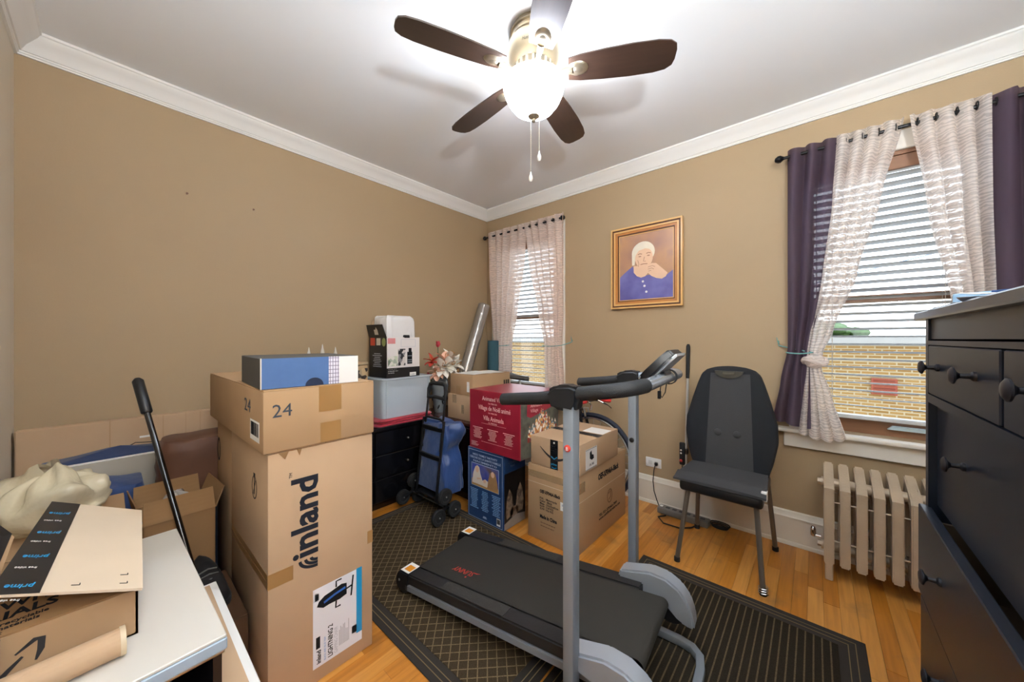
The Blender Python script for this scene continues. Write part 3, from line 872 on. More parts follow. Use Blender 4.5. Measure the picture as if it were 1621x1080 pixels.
for k in range(NS): section(2.785 + 0.0608 * k, k in (0, NS - 1))
b = MB()
x0, x1 = 2.785, 2.785 + 0.0608 * (NS - 1)
for y, z in ((-0.18, 0.475), (-0.18, 0.135)):
    b.tube([(x0 - 0.03, y, z), (x1 + 0.03, y, z)], 0.026, 14)
    b.tube([(x0 - 0.045, y, z), (x0 - 0.03, y, z)], 0.017, 6)
b.split('hub_nipple', RADM, rad)
b = MB()
for y, z in ((-0.26, 0.40), (-0.26, 0.20), (-0.10, 0.40), (-0.10, 0.20)): b.tube([(x0, y, z), (x1, y, z)], 0.004, 6)
b.split('tie_rod', RADM, rad)
b = MB().lathe([(0, 0.0), (0.012, 0.0), (0.013, 0.035), (0.009, 0.048), (0.004, 0.052), (0, 0.053)], 14, Matrix.Translation((2.722, -0.18, 0.165))).tube([(2.755, -0.18, 0.172), (2.722, -0.18, 0.172)], 0.008, 8)
b.build('air_valve', CHROME, rad)

# ------------------------------------------------------------------ outlet and power strip
out = thing('wall_outlet', 'white wall outlet plate above the baseboard', 'outlet', (1.797, -0.001, 0.306))
MB().b2((-0.058, -0.006, -0.036), (0.058, 0, 0.036), 0.003).build('cover_plate', mat('white outlet plastic', '#f0eeea', rough=0.3), out)
MB().b2((-0.038, -0.0075, -0.016), (-0.008, -0.005, 0.016), 0.002).b2((0.008, -0.0075, -0.016), (0.038, -0.005, 0.016), 0.002).split('receptacle', mat('ivory receptacle', '#d9d7d0', rough=0.4), out)
ps = thing('power_strip', 'grey power strip lying on the floor by the chair legs', 'power strip', (2.035, -0.112, 0.0), -2)
GREYP = mat('grey plastic', '#6e6a64', rough=0.5)
MB().b2((-0.165, -0.038, 0.0), (0.165, 0.038, 0.042), 0.008, 2).build('body', GREYP, ps)
b = MB()
for k in range(6): b.b2((-0.115 + k * 0.045, -0.012, 0.041), (-0.087 + k * 0.045, 0.012, 0.0435), 0.001)
b.split('socket', BLACKP, ps)
MB().b2((-0.155, -0.012, 0.041), (-0.135, 0.012, 0.046), 0.002).build('switch', WHITE_PAPER, ps)
psi = (Matrix.Translation((2.035, -0.112, 0)) @ Matrix.Rotation(R(-2), 4, 'Z')).inverted()
pts_ = [(1.822, -0.012, 0.305), (1.82, -0.035, 0.298), (1.812, -0.040, 0.26), (1.806, -0.040, 0.18), (1.815, -0.046, 0.11), (1.845, -0.07, 0.055), (1.872, -0.10, 0.028)]
MB().tube([tuple(psi @ Vector(p)) for p in pts_], 0.0035, 6).build('power_cord', BLACKR, ps)
MB().box(tuple(psi @ Vector((1.822, -0.0185, 0.304))), (0.024, 0.019, 0.024), 0.004).build('plug', BLACKP, ps)
cl = tag(MB().tube([(1.935, -0.158, 0.006), (1.90, -0.21, 0.006), (1.955, -0.275, 0.006), (2.06, -0.27, 0.006), (2.115, -0.21, 0.006), (2.13, -0.158, 0.006)], 0.0045, 6).build('black_cable', BLACKR), 'thin black cable looping on the floor in front of the power strip', 'cable')
cl2 = MB()
for k in range(3):
    cl2.tube([(2.255 + (0.045 + 0.006 * k) * math.cos(a), -0.085 + (0.028 + 0.003 * k) * math.sin(a), 0.008 + 0.009 * k) for a in [2 * math.pi * i / 18 for i in range(18)]], 0.0042, 6, closed=True)
tag(cl2.build('coiled_cable', BLACKR), 'black cable coiled up at the end of the power strip', 'cable')

# ------------------------------------------------------------------ mop pole
mp = thing('mop', 'steel mop pole with a black grip leaning upright on the window wall', 'mop', (2.030, -0.050, 0.0))
MB().tube([(0.0, 0.0, 0.02), (0.012, 0.030, 0.98)], 0.0085, 10).build('pole', mat('light grey tube', '#c4c2bd', rough=0.3, metal=0.3), mp)
MB().tube([(0.012, 0.0295, 0.97), (0.014, 0.0355, 1.20), (0.0145, 0.036, 1.214)], [0.012, 0.013, 0.007], 12).build('grip', BLACKR, mp)
MB().b2((-0.008, 0.0, 0.43), (0.020, 0.028, 0.47), 0.006).build('collar', BLACKP, mp)
MB().b2((-0.10, -0.012, 0.002), (0.10, 0.012, 0.022), 0.006).build('mop_head', GREYP, mp)

# ------------------------------------------------------------------ chair and massage cushion
CHLEG = mat('bronze grey chair tube', '#6f665c', rough=0.4, metal=0.5)
VINYL = mat('black vinyl', '#15181d', rough=0.32, coat=0.1)
ch = thing('metal_chair', 'metal framed chair with a black vinyl seat by the radiator', 'chair', (2.335, -0.395, 0))
def leg(pts):
    MB().tube(pts, 0.0125, 10).build('leg', CHLEG, ch)
    e = Vector(pts[-1]) if pts[-1][2] < pts[0][2] else Vector(pts[0])
    lo = pts[-1]
    MB().lathe([(0, 0), (0.016, 0), (0.016, 0.022), (0.013, 0.026), (0, 0.026)], 12, Matrix.Translation((lo[0], lo[1], 0.0))).build('foot_cap', BLACKR, ch.children[-1])
leg([(-0.150, -0.160, 0.42), (-0.193, -0.237, 0.012)])
leg([(0.165, -0.160, 0.42), (0.203, -0.242, 0.012)])
leg([(-0.185, 0.195, 0.80), (-0.175, 0.17, 0.44), (-0.195, 0.215, 0.012)])
leg([(0.195, 0.195, 0.80), (0.185, 0.17, 0.44), (0.218, 0.245, 0.012)])
MB().tube([(-0.185, 0.195, 0.79), (-0.17, 0.205, 0.86), (-0.10, 0.21, 0.885), (0.11, 0.21, 0.885), (0.18, 0.205, 0.86), (0.195, 0.195, 0.79)], 0.0125, 10).build('back_rail', STEEL, ch)
MB().b2((-0.19, -0.215, 0.395), (0.20, 0.20, 0.455), 0.018, 3).build('seat', VINYL, ch)
MB().b2((-0.17, 0.175, 0.55), (0.18, 0.205, 0.86), 0.012, 2).build('backrest', VINYL, ch)
MB().tube([(0.203 + 0.020 * math.cos(i * 0.9), -0.242 + 0.020 * math.sin(i * 0.9), 0.006 + i * 0.0016) for i in range(24)], 0.0022, 5).build('wire_wrap', STEEL, ch)
MB().b2((0.190, -0.20, 0.44), (0.215, -0.16, 0.485), 0.002).build('paper_tag', WHITE_PAPER, ch)
cu = thing('massage_cushion', 'black and charcoal massage cushion strapped over the chair', 'massage cushion', (2.335, -0.395, 0.456))
CUSHB = mat('black mesh fabric', '#12151b', rough=0.85, bump=0.25, bscale=500)
CUSHG = mat('charcoal mesh fabric', '#3a3a3c', rough=0.9, bump=0.4, bscale=420)
def backy(z): return 0.125 + 0.045 * z / 0.6
def halfw(z):
    ks = [(0.0, 0.195), (0.08, 0.218), (0.20, 0.240), (0.30, 0.236), (0.42, 0.205), (0.52, 0.175), (0.575, 0.155), (0.605, 0.125), (0.622, 0.07), (0.628, 0.0)]
    for (a, wa), (c, wc) in zip(ks, ks[1:]):
        if a <= z <= c: return wa + (wc - wa) * (z - a) / (c - a)
    return 0
def cush(s, t):
    z = 0.0 + 0.627 * (1 - (1 - t) ** 1.6); w = halfw(z); a = 2 * math.pi * s
    x = w * math.copysign(abs(math.cos(a)) ** 0.55, math.cos(a)); th = 0.045 * min(1, w / 0.12)
    y = backy(z) + 0.015 - th * math.copysign(abs(math.sin(a)) ** 0.6, math.sin(a)) - 0.02 * abs(x / 0.24) ** 2 * (1 if math.sin(a) > 0 else 0)
    return Vector((x, y, z))
bk = MB().grid(cush, 40, 30, wrap=True).build('back_pad', CUSHB, cu, ang=60)
def panel(s, t):
    z = 0.005 + 0.58 * t; hw = 0.125 - 0.022 * t
    x = (s - 0.5) * 2 * hw
    return Vector((x + 0.004, backy(z) + 0.015 - 0.050 - 0.002 * (1 - (2 * s - 1) ** 2), z))
MB().grid(panel, 8, 20).grid(lambda s, t: panel(s, t) + Vector((0, 0.012, 0)), 8, 20).build('centre_panel', CUSHG, cu, ang=60)
b = MB()
for x in (-0.055, 0.045): b.ball((x, backy(0.2) - 0.034, 0.225), 0.022, 14, (1, 0.45, 1))
b.split('massage_node', CUSHG, cu)
MB().prism(ell(0, 0, 0.075, 0.042, 20, 180, 360) , 0.016, fr((0, backy(0.58) - 0.034, 0.60), (1, 0, 0), (0, 0, 1))).build('carry_handle', mat('olive black handle', '#3a372f', rough=0.4), cu)
MB().b2((-0.032, backy(0.58) - 0.053, 0.578), (0.032, backy(0.58) - 0.049, 0.593), 0.002).build('name_plate', mat('dull plate', '#5a554a', rough=0.4, metal=0.4), cu)
MB().grid(lambda s, t: Vector(((s - 0.5) * (0.39 + 0.04 * (1 - t)), -0.235 + 0.36 * t, 0.030 - 0.012 * math.cos(math.pi * min(1, t * 4)) * (t < 0.25) - 0.006 * abs(2 * s - 1) ** 3)), 12, 14).grid(lambda s, t: Vector(((s - 0.5) * (0.39 + 0.04 * (1 - t)), -0.235 + 0.36 * t, 0.002)), 12, 14).grid(lambda s, t: Vector(((s - 0.5) * 0.43, -0.235, 0.002 + t * (0.016 - 0.006 * abs(2 * s - 1) ** 3))), 12, 2).build('seat_pad', CUSHG, cu, ang=60)
rc = MB().b2((-0.292, 0.16, -0.045), (-0.258, 0.185, 0.105), 0.008, 2).build('remote_control', BLACKP, cu)
MB().ball((-0.279, 0.158, 0.055), 0.006, 8, (1, 0.5, 1)).ball((-0.279, 0.158, 0.035), 0.006, 8, (1, 0.5, 1)).split('remote_button', WHITE_PAPER, rc)
MB().ball((-0.279, 0.158, -0.015), 0.010, 8, (1, 0.5, 1)).build('power_button', mat('red button', '#b02a22', rough=0.4), rc)
MB().tube([(-0.275, 0.17, -0.045), (-0.27, 0.16, -0.13), (-0.24, 0.13, -0.10), (-0.20, 0.12, 0.0)], 0.003, 6).build('remote_cord', BLACKR, rc)

# ------------------------------------------------------------------ tall dark dresser
DRM = mat('dark espresso wood', '#1a202b', rough=0.33, var=0.10, vscale=4, stretch=(1, 1, 9), spec=0.4)
DRT = mat('dresser top lacquer', '#2c3a4c', rough=0.22, spec=0.7)
KNM = mat('pewter knob', '#3b3b40', rough=0.4, metal=0.7)
dr = thing('tall_dresser', 'tall dark wooden dresser with round knobs at the right edge', 'dresser', (2.94, -1.38, 0))
DW, DD = 0.945, 0.50      # along -y, along +x
b = MB()
b.b2((0.022, -0.025, 0.0), (DD, 0, 1.297)); b.b2((0.0, -DW, 0.0), (DD, -DW + 0.025, 1.297)); b.b2((DD - 0.012, -DW, 0.05), (DD, 0, 1.297)); b.b2((0.0, -0.025, 0.0), (0.024, 0, 1.297))
b.b2((0.02, -DW + 0.025, 0.05), (DD - 0.01, -0.025, 0.07)); b.b2((0.0, -DW + 0.025, 1.095), (0.03, -0.025, 1.115)); b.b2((0.0, -DW + 0.025, 1.236), (0.03, -0.025, 1.246)); b.b2((0.004, -DW + 0.025, 1.250), (0.02, -0.025, 1.297))
b.b2((0.03, -DW + 0.025, 1.09), (DD - 0.01, -0.025, 1.10)); b.b2((0.03, -DW / 2 - 0.008, 1.11), (DD - 0.02, -DW / 2 + 0.008, 1.24))
b.build('carcass', DRM, dr, smooth=False)
MB().b2((-0.018, -DW - 0.016, 1.297), (DD, 0.016, 1.317), 0.003).build('dresser_top', DRT, dr)
def drawer(y0, y1, z0, z1, xf, knobs, depth=0.4):
    d = MB().b2((xf, y1, z0), (xf + 0.02, y0, z1), 0.002).build('drawer', DRM, dr)
    b = MB()
    b.b2((xf + 0.02, y1 + 0.02, z0 + 0.02), (xf + 0.02 + depth, y1 + 0.03, z1 - 0.03)); b.b2((xf + 0.02, y0 - 0.03, z0 + 0.02), (xf + 0.02 + depth, y0 - 0.02, z1 - 0.03)); b.b2((xf + 0.02, y1 + 0.02, z0 + 0.02), (xf + 0.02 + depth, y0 - 0.02, z0 + 0.03))
    b.build('drawer_box', mat('drawer plywood', '#6b5a48', rough=0.7), d, smooth=False)
    for y, z in knobs:
        MB().lathe([(0, 0.0), (0.0085, 0.0), (0.0085, 0.004), (0.0048, 0.007), (0.0045, 0.018), (0.007, 0.021), (0.0150, 0.0245), (0.0152, 0.027), (0.010, 0.0305), (0, 0.0315)], 20, fr((xf, y, z), (0, 0, 1), (0, 1, 0))).build('knob', KNM, d)
drawer(-0.027, -0.465, 1.117, 1.234, 0.0, [(-0.122, 1.197 - 0.012), (-0.363, 1.197 - 0.012)])
drawer(-0.480, -0.918, 1.117, 1.234, 0.0, [(-0.600, 1.185), (-0.820, 1.185)])
drawer(-0.027, -0.918, 0.845, 1.090, 0.014, [(-0.235, 0.995), (-0.71, 0.995)])
drawer(-0.010, -0.935, 0.622, 0.836, -0.014, [(-0.22, 0.745), (-0.72, 0.745)])
drawer(-0.010, -0.935, 0.395, 0.609, -0.010, [(-0.22, 0.535), (-0.72, 0.535)])
drawer(-0.010, -0.935, 0.085, 0.385, -0.002, [(-0.22, 0.27), (-0.72, 0.27)])
# ------------------------------------------------------------------ floor mats
RUGA = rug_mat('brown diamond pile', '#3b3022', '#77654a', 'diamond')
RUGB = rug_mat('charcoal ribbed pile', '#29231b', '#62543e', 'rib')
RUBE = mat('dark brown rubber edge', '#221b14', rough=0.8, bump=0.1, bscale=300)
RUBL = mat('worn border line', '#6e5c40', rough=0.9)
def rug(name, label, lo, hi, m, border):
    w = thing(name, label, 'mat', (0, 0, 0), 0)
    (x0, y0), (x1, y1) = lo, hi
    MB().b2((x0, y0, 0.0004), (x1, y1, 0.0052), 0.002).build('rubber_backing', RUBE, w)
    MB().b2((x0 + border, y0 + border, 0.0052), (x1 - border, y1 - border, 0.0088), 0.001).build('pile', m, w)
    b = MB()
    for i, q in enumerate((0.35, 0.62)):
        e = border * q; t = 0.003
        b.b2((x0 + e, y0 + e, 0.005), (x1 - e, y0 + e + t, 0.0062)); b.b2((x0 + e, y1 - e - t, 0.005), (x1 - e, y1 - e, 0.0062))
        b.b2((x0 + e, y0 + e, 0.005), (x0 + e + t, y1 - e, 0.0062)); b.b2((x1 - e - t, y0 + e, 0.005), (x1 - e, y1 - e, 0.0062))
    b.build('border_line', RUBL, w, smooth=False)
    return w
rug('floor_mat', 'brown diamond patterned floor mat under the treadmill deck', (0.415, -1.965), (1.972, -1.040), RUGA, 0.075)
rug('floor_mat', 'dark ribbed floor mat in front of the chair and radiator', (1.980, -2.05), (2.885, -0.705), RUGB, 0.085)

# ------------------------------------------------------------------ treadmill (local x = towards the front, y = left/right, z up)
tm = thing('treadmill', 'grey folding treadmill with black belt and tall handrail posts', 'treadmill', (1.20, -1.545, 0.010), 4.5)
INC = math.atan2(0.115, 1.05)
def dz(l): return 0.072 + l * math.tan(INC)
BELTM = mat('black treadmill belt', '#26241f', rough=0.62, bump=0.12, bscale=350)
RAILM = mat('black foot rail', '#1b1a1a', rough=0.55, bump=0.1, bscale=200)
GRIPM = mat('ribbed foot rail tread', '#2f2c28', rough=0.75, bump=0.5, bscale=300)
def slab(l0, l1, w0, w1, h0, h1, bev=0.0):
    b = bmesh.new()
    vs = []
    for l in (l0, l1):
        for w_ in (w0, w1):
            for h in (h0, h1):
                vs.append(b.verts.new((l, w_, dz(l) + h)))
    for f in ((0, 1, 3, 2), (4, 6, 7, 5), (0, 4, 5, 1), (2, 3, 7, 6), (1, 5, 7, 3), (0, 2, 6, 4)): b.faces.new([vs[i] for i in f])
    if bev:
        bmesh.ops.recalc_face_normals(b, faces=b.faces)
        bmesh.ops.bevel(b, geom=list(b.edges), offset=bev, segments=2, affect='EDGES')
    return b
BW = 0.168
# belt: a closed loop over front and rear rollers
def belt_loop(s, t):
    l0, l1, r = 0.02, 1.085, 0.026
    k = t * 4; w_ = (s - 0.5) * 2 * BW
    if k < 1: l, h = l0 + (l1 - l0) * k, r
    elif k < 2: a = math.pi * (k - 1); l, h = l1 + r * math.sin(a), r * math.cos(a)
    elif k < 3: l, h = l1 - (l1 - l0) * (k - 2), -r
    else: a = math.pi * (k - 3); l, h = l0 - r * math.sin(a), -r * math.cos(a)
    return Vector((l, w_, dz(l) + h))
MB().grid(belt_loop, 2, 48).build('running_belt', BELTM, tm, ang=60)
b = MB()
for w0, w1 in ((-0.245, -0.172), (0.172, 0.245)): b.merge(slab(0.0, 1.0, w0, w1, -0.02, 0.030, 0.006))
b.split('side_rail', RAILM, tm)
b = MB()
for w0, w1 in ((-0.238, -0.182), (0.182, 0.238)): b.merge(slab(0.25, 0.60, w0, w1, 0.030, 0.0325))
b.split('foot_rail_tread', GRIPM, tm, smooth=False)
b = MB()
for w0, w1 in ((-0.250, -0.226), (0.226, 0.250)): b.merge(slab(0.01, 1.02, w0, w1, -0.048, -0.018, 0.003))
for l in (0.3, 0.7): b.merge(slab(l, l + 0.04, -0.226, 0.226, -0.046, -0.030))
b.split('deck_frame', TREAD, tm)
b = MB()
for s in (-1, 1):
    pl = [(-0.050, -0.055), (-0.062, -0.030), (-0.058, 0.004), (-0.030, 0.034), (0.035, 0.036), (0.035, -0.045), (0.0, -0.070)]
    b.prism(pl, 0.080, fr((0.0, s * 0.210 + 0.040, dz(0.0)), (1, 0, 0), (0, 0, 1)))
bmesh.ops.bevel(b.bm, geom=list(b.bm.edges), offset=0.005, segments=2, affect='EDGES')
b.split('rear_end_cap', BLACKP, tm)
for s in (-1, 1):
    M = Matrix.Translation((0.002, s * 0.210, dz(0.0) + 0.0372)) @ Matrix.Rotation(-INC * 0.3, 4, 'Y')
    rects('warning_sticker', M, [(-0.030, -0.034, 0.030, 0.034)], WHITE_PAPER, tm, 0.0006)
    rects('warning_symbol', M, [(-0.018, -0.022, 0.024, 0.016)], mat('orange sticker ink', '#d98a1e', rough=0.5), tm, 0.0004, 0.0006)
    MB().ball((-0.030, s * 0.252, dz(0) - 0.010), 0.006, 8, (1, 0.5, 1)).build('bolt', STEEL, tm)
# belt lettering, read from the far side of the belt
RED = mat('red print', '#c0392b', rough=0.6)
M = Matrix.Translation((0.315, -0.075, dz(0.315) + 0.0272)) @ Matrix.Rotation(-INC, 4, 'Y') @ Matrix.Rotation(R(180), 4, 'Z')
text('SUNNY', M, 0, 0, 0.046, RED, tm, 'belt_lettering', 0.132, shear=0.2)
polys('belt_emblem', M, band([(-0.024, -0.004), (-0.008, 0.002), (0.014, 0.002)], [0.001, 0.006, 0.002]) + [ell(0.026, 0.044, 0.005, 0.005, 12)], RED, tm, 0.0004)
# uprights
PL = 0.925
for s, ww in ((-1, 0.300), (1, 0.328)):
    up = MB().b2((PL - 0.018, s * ww - 0.024, 0.0), (PL + 0.018, s * ww + 0.024, 1.035), 0.004, 2).build('upright_post', TREAD, tm)
    MB().lathe([(0, 0), (0.011, 0.0), (0.011, 0.003), (0.008, 0.005), (0, 0.005)], 16, fr((PL, s * ww - 0.024, 0.90 if s < 0 else 0.78), (1, 0, 0), (0, 0, 1))).build('round_badge' if s < 0 else 'bolt_hole', RED if s < 0 else BLACKP, up)
    if s < 0: text('B', fr((PL, s * ww - 0.0295, 0.90), (1, 0, 0), (0, 0, 1)), 0, -0.006, 0.016, WHITE_PAPER, up, 'badge_letter', align='CENTER')
    # fork joint with a wing shaped cover at the top of the post
    b = MB().prism([(-0.075, -0.026), (-0.052, -0.042), (0.020, -0.048), (0.036, -0.018), (0.036, 0.030), (0.010, 0.040), (-0.045, 0.036), (-0.080, 0.014)], 0.060, fr((PL, s * ww + 0.030, 1.058), (1, 0, 0), (0, 0, 1)))
    bmesh.ops.bevel(b.bm, geom=list(b.bm.edges), offset=0.012, segments=3, affect='EDGES')
    b.build('handrail_joint', BLACKP, tm)
FOAM = mat('black handle foam', '#131416', rough=0.65, bump=0.15, bscale=300)
for s, ww in ((-1, 0.300), (1, 0.328)):
    MB().tube([(0.645, s * ww, 1.022), (0.652, s * ww, 1.022), (0.80, s * ww, 1.040), (0.90, s * ww, 1.056)], [0.012, 0.0215, 0.0215, 0.0215], 16).build('hand_grip', FOAM, tm)
# the U shaped front rail
pts = []
for w_, l in ((-0.300, 0.93), (-0.300, 1.00), (-0.298, 1.045), (-0.285, 1.085), (-0.255, 1.113), (-0.21, 1.128)): pts.append((l, w_, 1.065 + (l - 0.93) * 0.17))
near = list(pts)
MB().tube(near, 0.0225, 18).build('rail_foam', FOAM, tm)
cross = [near[-1], (1.130, 0.0, near[-1][2] + 0.002), (1.128, 0.240, near[-1][2]), (1.113, 0.288, near[-1][2] - 0.002), (1.085, 0.316, near[-1][2] - 0.004), (1.04, 0.328, 1.082), (0.93, 0.328, 1.065)]
MB().tube(cross, 0.0205, 18).build('front_rail', mat('silver rail paint', '#9aa3ad', rough=0.25, metal=0.6), tm)
# console: a tilted pod with a silver rim
cm = Matrix.Translation((1.055, 0.020, 1.118)) @ Matrix.Rotation(R(44), 4, 'Y')
cb = MB().prism([(-0.085, 0.0), (0.085, 0.0), (0.098, 0.03), (0.092, 0.105), (0.070, 0.135), (-0.070, 0.135), (-0.092, 0.105), (-0.098, 0.03)], 0.030, cm @ fr((0.012, 0, 0.0), (0, 1, 0), (0, 0, 1)))
bmesh.ops.bevel(cb.bm, geom=list(cb.bm.edges), offset=0.006, segments=2, affect='EDGES')
cb.build('console', BLACKP, tm)
cb = MB().prism([(-0.060, 0.020), (0.060, 0.020), (0.075, 0.04), (0.080, 0.105), (0.072, 0.142), (-0.072, 0.142), (-0.080, 0.105), (-0.075, 0.04)], 0.010, cm @ fr((0.0385, 0, 0.0), (0, 1, 0), (0, 0, 1)))
bmesh.ops.bevel(cb.bm, geom=list(cb.bm.edges), offset=0.004, segments=2, affect='EDGES')
cb.build('console_shell', mat('silver plastic', '#b9bec4', rough=0.3, metal=0.5), tm)
MB().b2((-0.045, 0.03, 0.0), (0.045, 0.085, 0.002)).build('console_screen', mat('grey lcd', '#5c6659', rough=0.2), tm, smooth=False).matrix_local = cm @ fr((0.0119, 0, 0), (0, -1, 0), (0, 0, 1))
MB().b2((1.075, -0.03, 1.085), (1.145, 0.06, 1.128), 0.006).build('console_clamp', BLACKP, tm)
b = MB()
for w0 in (0.085, 0.10): b.tube([(1.130 + 0.026 * math.cos(a), w0, 1.10 + 0.026 * math.sin(a)) for a in [2 * math.pi * i / 16 for i in range(16)]], 0.0022, 6, closed=True)
b.tube([(1.108, 0.09, 1.09), (1.10, 0.09, 1.06), (1.098, 0.088, 1.035), (1.105, 0.09, 1.02), (1.115, 0.095, 1.04), (1.12, 0.098, 1.08)], 0.002, 6)
b.build('safety_key_cord', BLACKR, tm)
MB().b2((1.090, 0.082, 1.015), (1.102, 0.094, 1.045), 0.002).build('safety_key', BLACKP, tm)
# rounded flywheel covers and front stand
for s in (-1, 1):
    pl = []
    pl += [(-0.115, 0.0), (-0.105, 0.042), (0.02, 0.078), (0.085, 0.075), (0.135, 0.050), (0.168, 0.010), (0.185, -0.040), (0.190, -0.085)]
    pl += [(0.155, -0.085), (0.120, -0.070), (0.105, -0.035), (0.075, -0.012), (0.0, -0.018)]
    b = MB().prism(pl, 0.074, fr((1.005, s * 0.250 + 0.037, dz(1.0) + 0.005), (1, 0, 0), (0, 0, 1)))
    bmesh.ops.bevel(b.bm, geom=list(b.bm.edges), offset=0.008, segments=2, affect='EDGES')
    fc = b.build('flywheel_cover', mat('silver cover plastic', '#a3a8af', rough=0.34, metal=0.35), tm)
    MB().tube([(1.105, s * 0.250 - 0.030, dz(1.08) - 0.038), (1.105, s * 0.250 + 0.030, dz(1.08) - 0.038)], 0.062, 24).build('flywheel', BLACKP, tm)
    if s < 0:
        M = fr((1.03, s * 0.250 - 0.0376, dz(1.0) + 0.012), (1, 0, 0), (0, 0, 1))
        polys('round_badge', M, [ell(0.03, 0.0, 0.010, 0.010, 16)], RED, fc, 0.0008)
        text('R', M, 0.03, -0.005, 0.014, WHITE_PAPER, fc, 'badge_letter', align='CENTER', lift=0.001)
        MB().ball((1.03, s * 0.250 - 0.037, dz(1.0) + 0.016), 0.006, 8, (1, 0.5, 1)).build('bolt', STEEL, fc)
st = [(0.93, 0.245, 0.016), (1.14, 0.245, 0.016), (1.185, 0.235, 0.016), (1.215, 0.205, 0.016), (1.225, 0.15, 0.016), (1.225, -0.15, 0.016), (1.215, -0.205, 0.016), (1.185, -0.235, 0.016), (1.14, -0.245, 0.016), (0.93, -0.245, 0.016)]
MB().tube(st, 0.0145, 16, flat=(1.05, 1.05)).build('floor_stand', TREAD, tm, ang=30)
b = MB()
for s in (-1, 1): b.b2((0.90, s * 0.270 - 0.045, 0.0), (0.955, s * 0.270 + 0.040, 0.035), 0.004)
b.split('stand_bracket', TREAD, tm)
b = MB()
for s in (-1, 1): b.b2((-0.045, s * 0.21 - 0.03, -0.0012), (0.0, s * 0.21 + 0.03, 0.03), 0.004)
b.split('rear_foot', BLACKR, tm)

# ------------------------------------------------------------------ carton helper
def carton(name, label, cat, lo, hi, m, rz=0.0, group=None, seam='x', tape=True, bev=0.004):
    w, d, h = hi[0] - lo[0], hi[1] - lo[1], hi[2] - lo[2]
    t = thing(name, label, cat, ((lo[0] + hi[0]) / 2, (lo[1] + hi[1]) / 2, lo[2]), rz, group)
    MB().b2((-w / 2, -d / 2, 0.0), (w / 2, d / 2, h - 0.004), bev, 2).build('carton_body', m, t)
    b = MB(); g = 0.0008
    if seam == 'x':
        b.b2((-w / 2 + 0.002, -d / 2 + 0.001, h - 0.004), (w / 2 - 0.002, -g, h), 0.001); b.b2((-w / 2 + 0.002, g, h - 0.004), (w / 2 - 0.002, d / 2 - 0.001, h), 0.001)
    else:
        b.b2((-w / 2 + 0.001, -d / 2 + 0.002, h - 0.004), (-g, d / 2 - 0.002, h), 0.001); b.b2((g, -d / 2 + 0.002, h - 0.004), (w / 2 - 0.001, d / 2 - 0.002, h), 0.001)
    b.build('top_flap', m, t)
    if tape:
        if seam == 'x': rects('tape', face(w, d, h, 'top'), [(0.004, d / 2 - 0.024, w - 0.004, d / 2 + 0.024)], TAPE, t)
        else: rects('tape', face(w, d, h, 'top'), [(w / 2 - 0.024, 0.004, w / 2 + 0.024, d - 0.004)], TAPE, t)
    return t, w, d, h

# --- tall chair carton
t, w, d, h = carton('tall_carton', 'tall brown carton printed inland with a gaming chair label', 'box', (0.838, -2.385, 0.0), (1.358, -2.022, 0.868), CARD2)
F = face(w, d, h, 'right')    # u along +y from the near corner, v up
# big rotated word: reads upwards
text('inland', F, 0.152, 0.475, 0.118, INKNAVY, t, 'printed_logo_text', 0.285, rot=90, bold=0.0034)
arcs = []
for r in (0.022, 0.040, 0.058):
    arcs += band([(0.154 - r * math.cos(a), 0.465 - r * math.sin(a) * 0.62) for a in [math.pi / 2 * i / 10 for i in range(11)]], 0.010)
polys('printed_logo', F, arcs, INKNAVY, t)
text('TM', F, 0.072, 0.768, 0.014, INKNAVY, t, 'printed_mark', rot=90)
# chair label, rotated a quarter turn
lu0, lu1, lv0, lv1 = 0.138, 0.318, 0.052, 0.340
rects('product_label', F, [(lu0, lv0, lu1, lv1)], mat('white glossy label', '#e8ebf2', rough=0.25), t)
rects('label_blue_band', F, [(lu1 - 0.022, lv0 + 0.035, lu1, lv1 + 0.002)], mat('cyan ink', '#1c8fc4', rough=0.3), t, lift=0.0005)
text('inland', F, lu0 + 0.026, lv0 + 0.012, 0.020, INKNAVY, t, 'label_text', 0.048, rot=90, bold=0.0006, lift=0.0008)
rects('label_badge', F, [(lu0 + 0.010, lv0 + 0.068, lu0 + 0.024, lv0 + 0.110)], INK, t, lift=0.0005)
text('BLACK AND BLUE TRIM', F, lu0 + 0.044, lv0 + 0.012, 0.010, mat('pale blue ink', '#7fa9d6', rough=0.4), t, 'label_text', 0.085, rot=90, lift=0.0008)
text('LIGHTNING 2', F, lu0 + 0.068, lv0 + 0.012, 0.024, INK, t, 'label_text', 0.118, rot=90, bold=0.0004, lift=0.0008)
text('GAMING CHAIR', F, lu0 + 0.086, lv0 + 0.012, 0.018, mat('grey ink', '#b7bcc6', rough=0.4), t, 'label_text', 0.098, rot=90, lift=0.0008)
b = []
rn = random.Random(3)
for k in range(8): b.append((lu0 + 0.092 + k * 0.005, lv0 + 0.03, lu0 + 0.0935 + k * 0.005, lv0 + 0.03 + rn.uniform(0.05, 0.09)))
rects('label_small_print', F, b, mat('mid grey ink', '#8d9198', rough=0.5), t, lift=0.0005)
barcode(F, lu0 + 0.006, lv1 - 0.045, 0.014, 0.026, t, horiz=False); barcode(F, lu1 - 0.040, lv0 + 0.042, 0.022, 0.030, t, horiz=False)
cu_, cv_ = lu0 + 0.075, lv1 - 0.055      # printed chair lying on its side
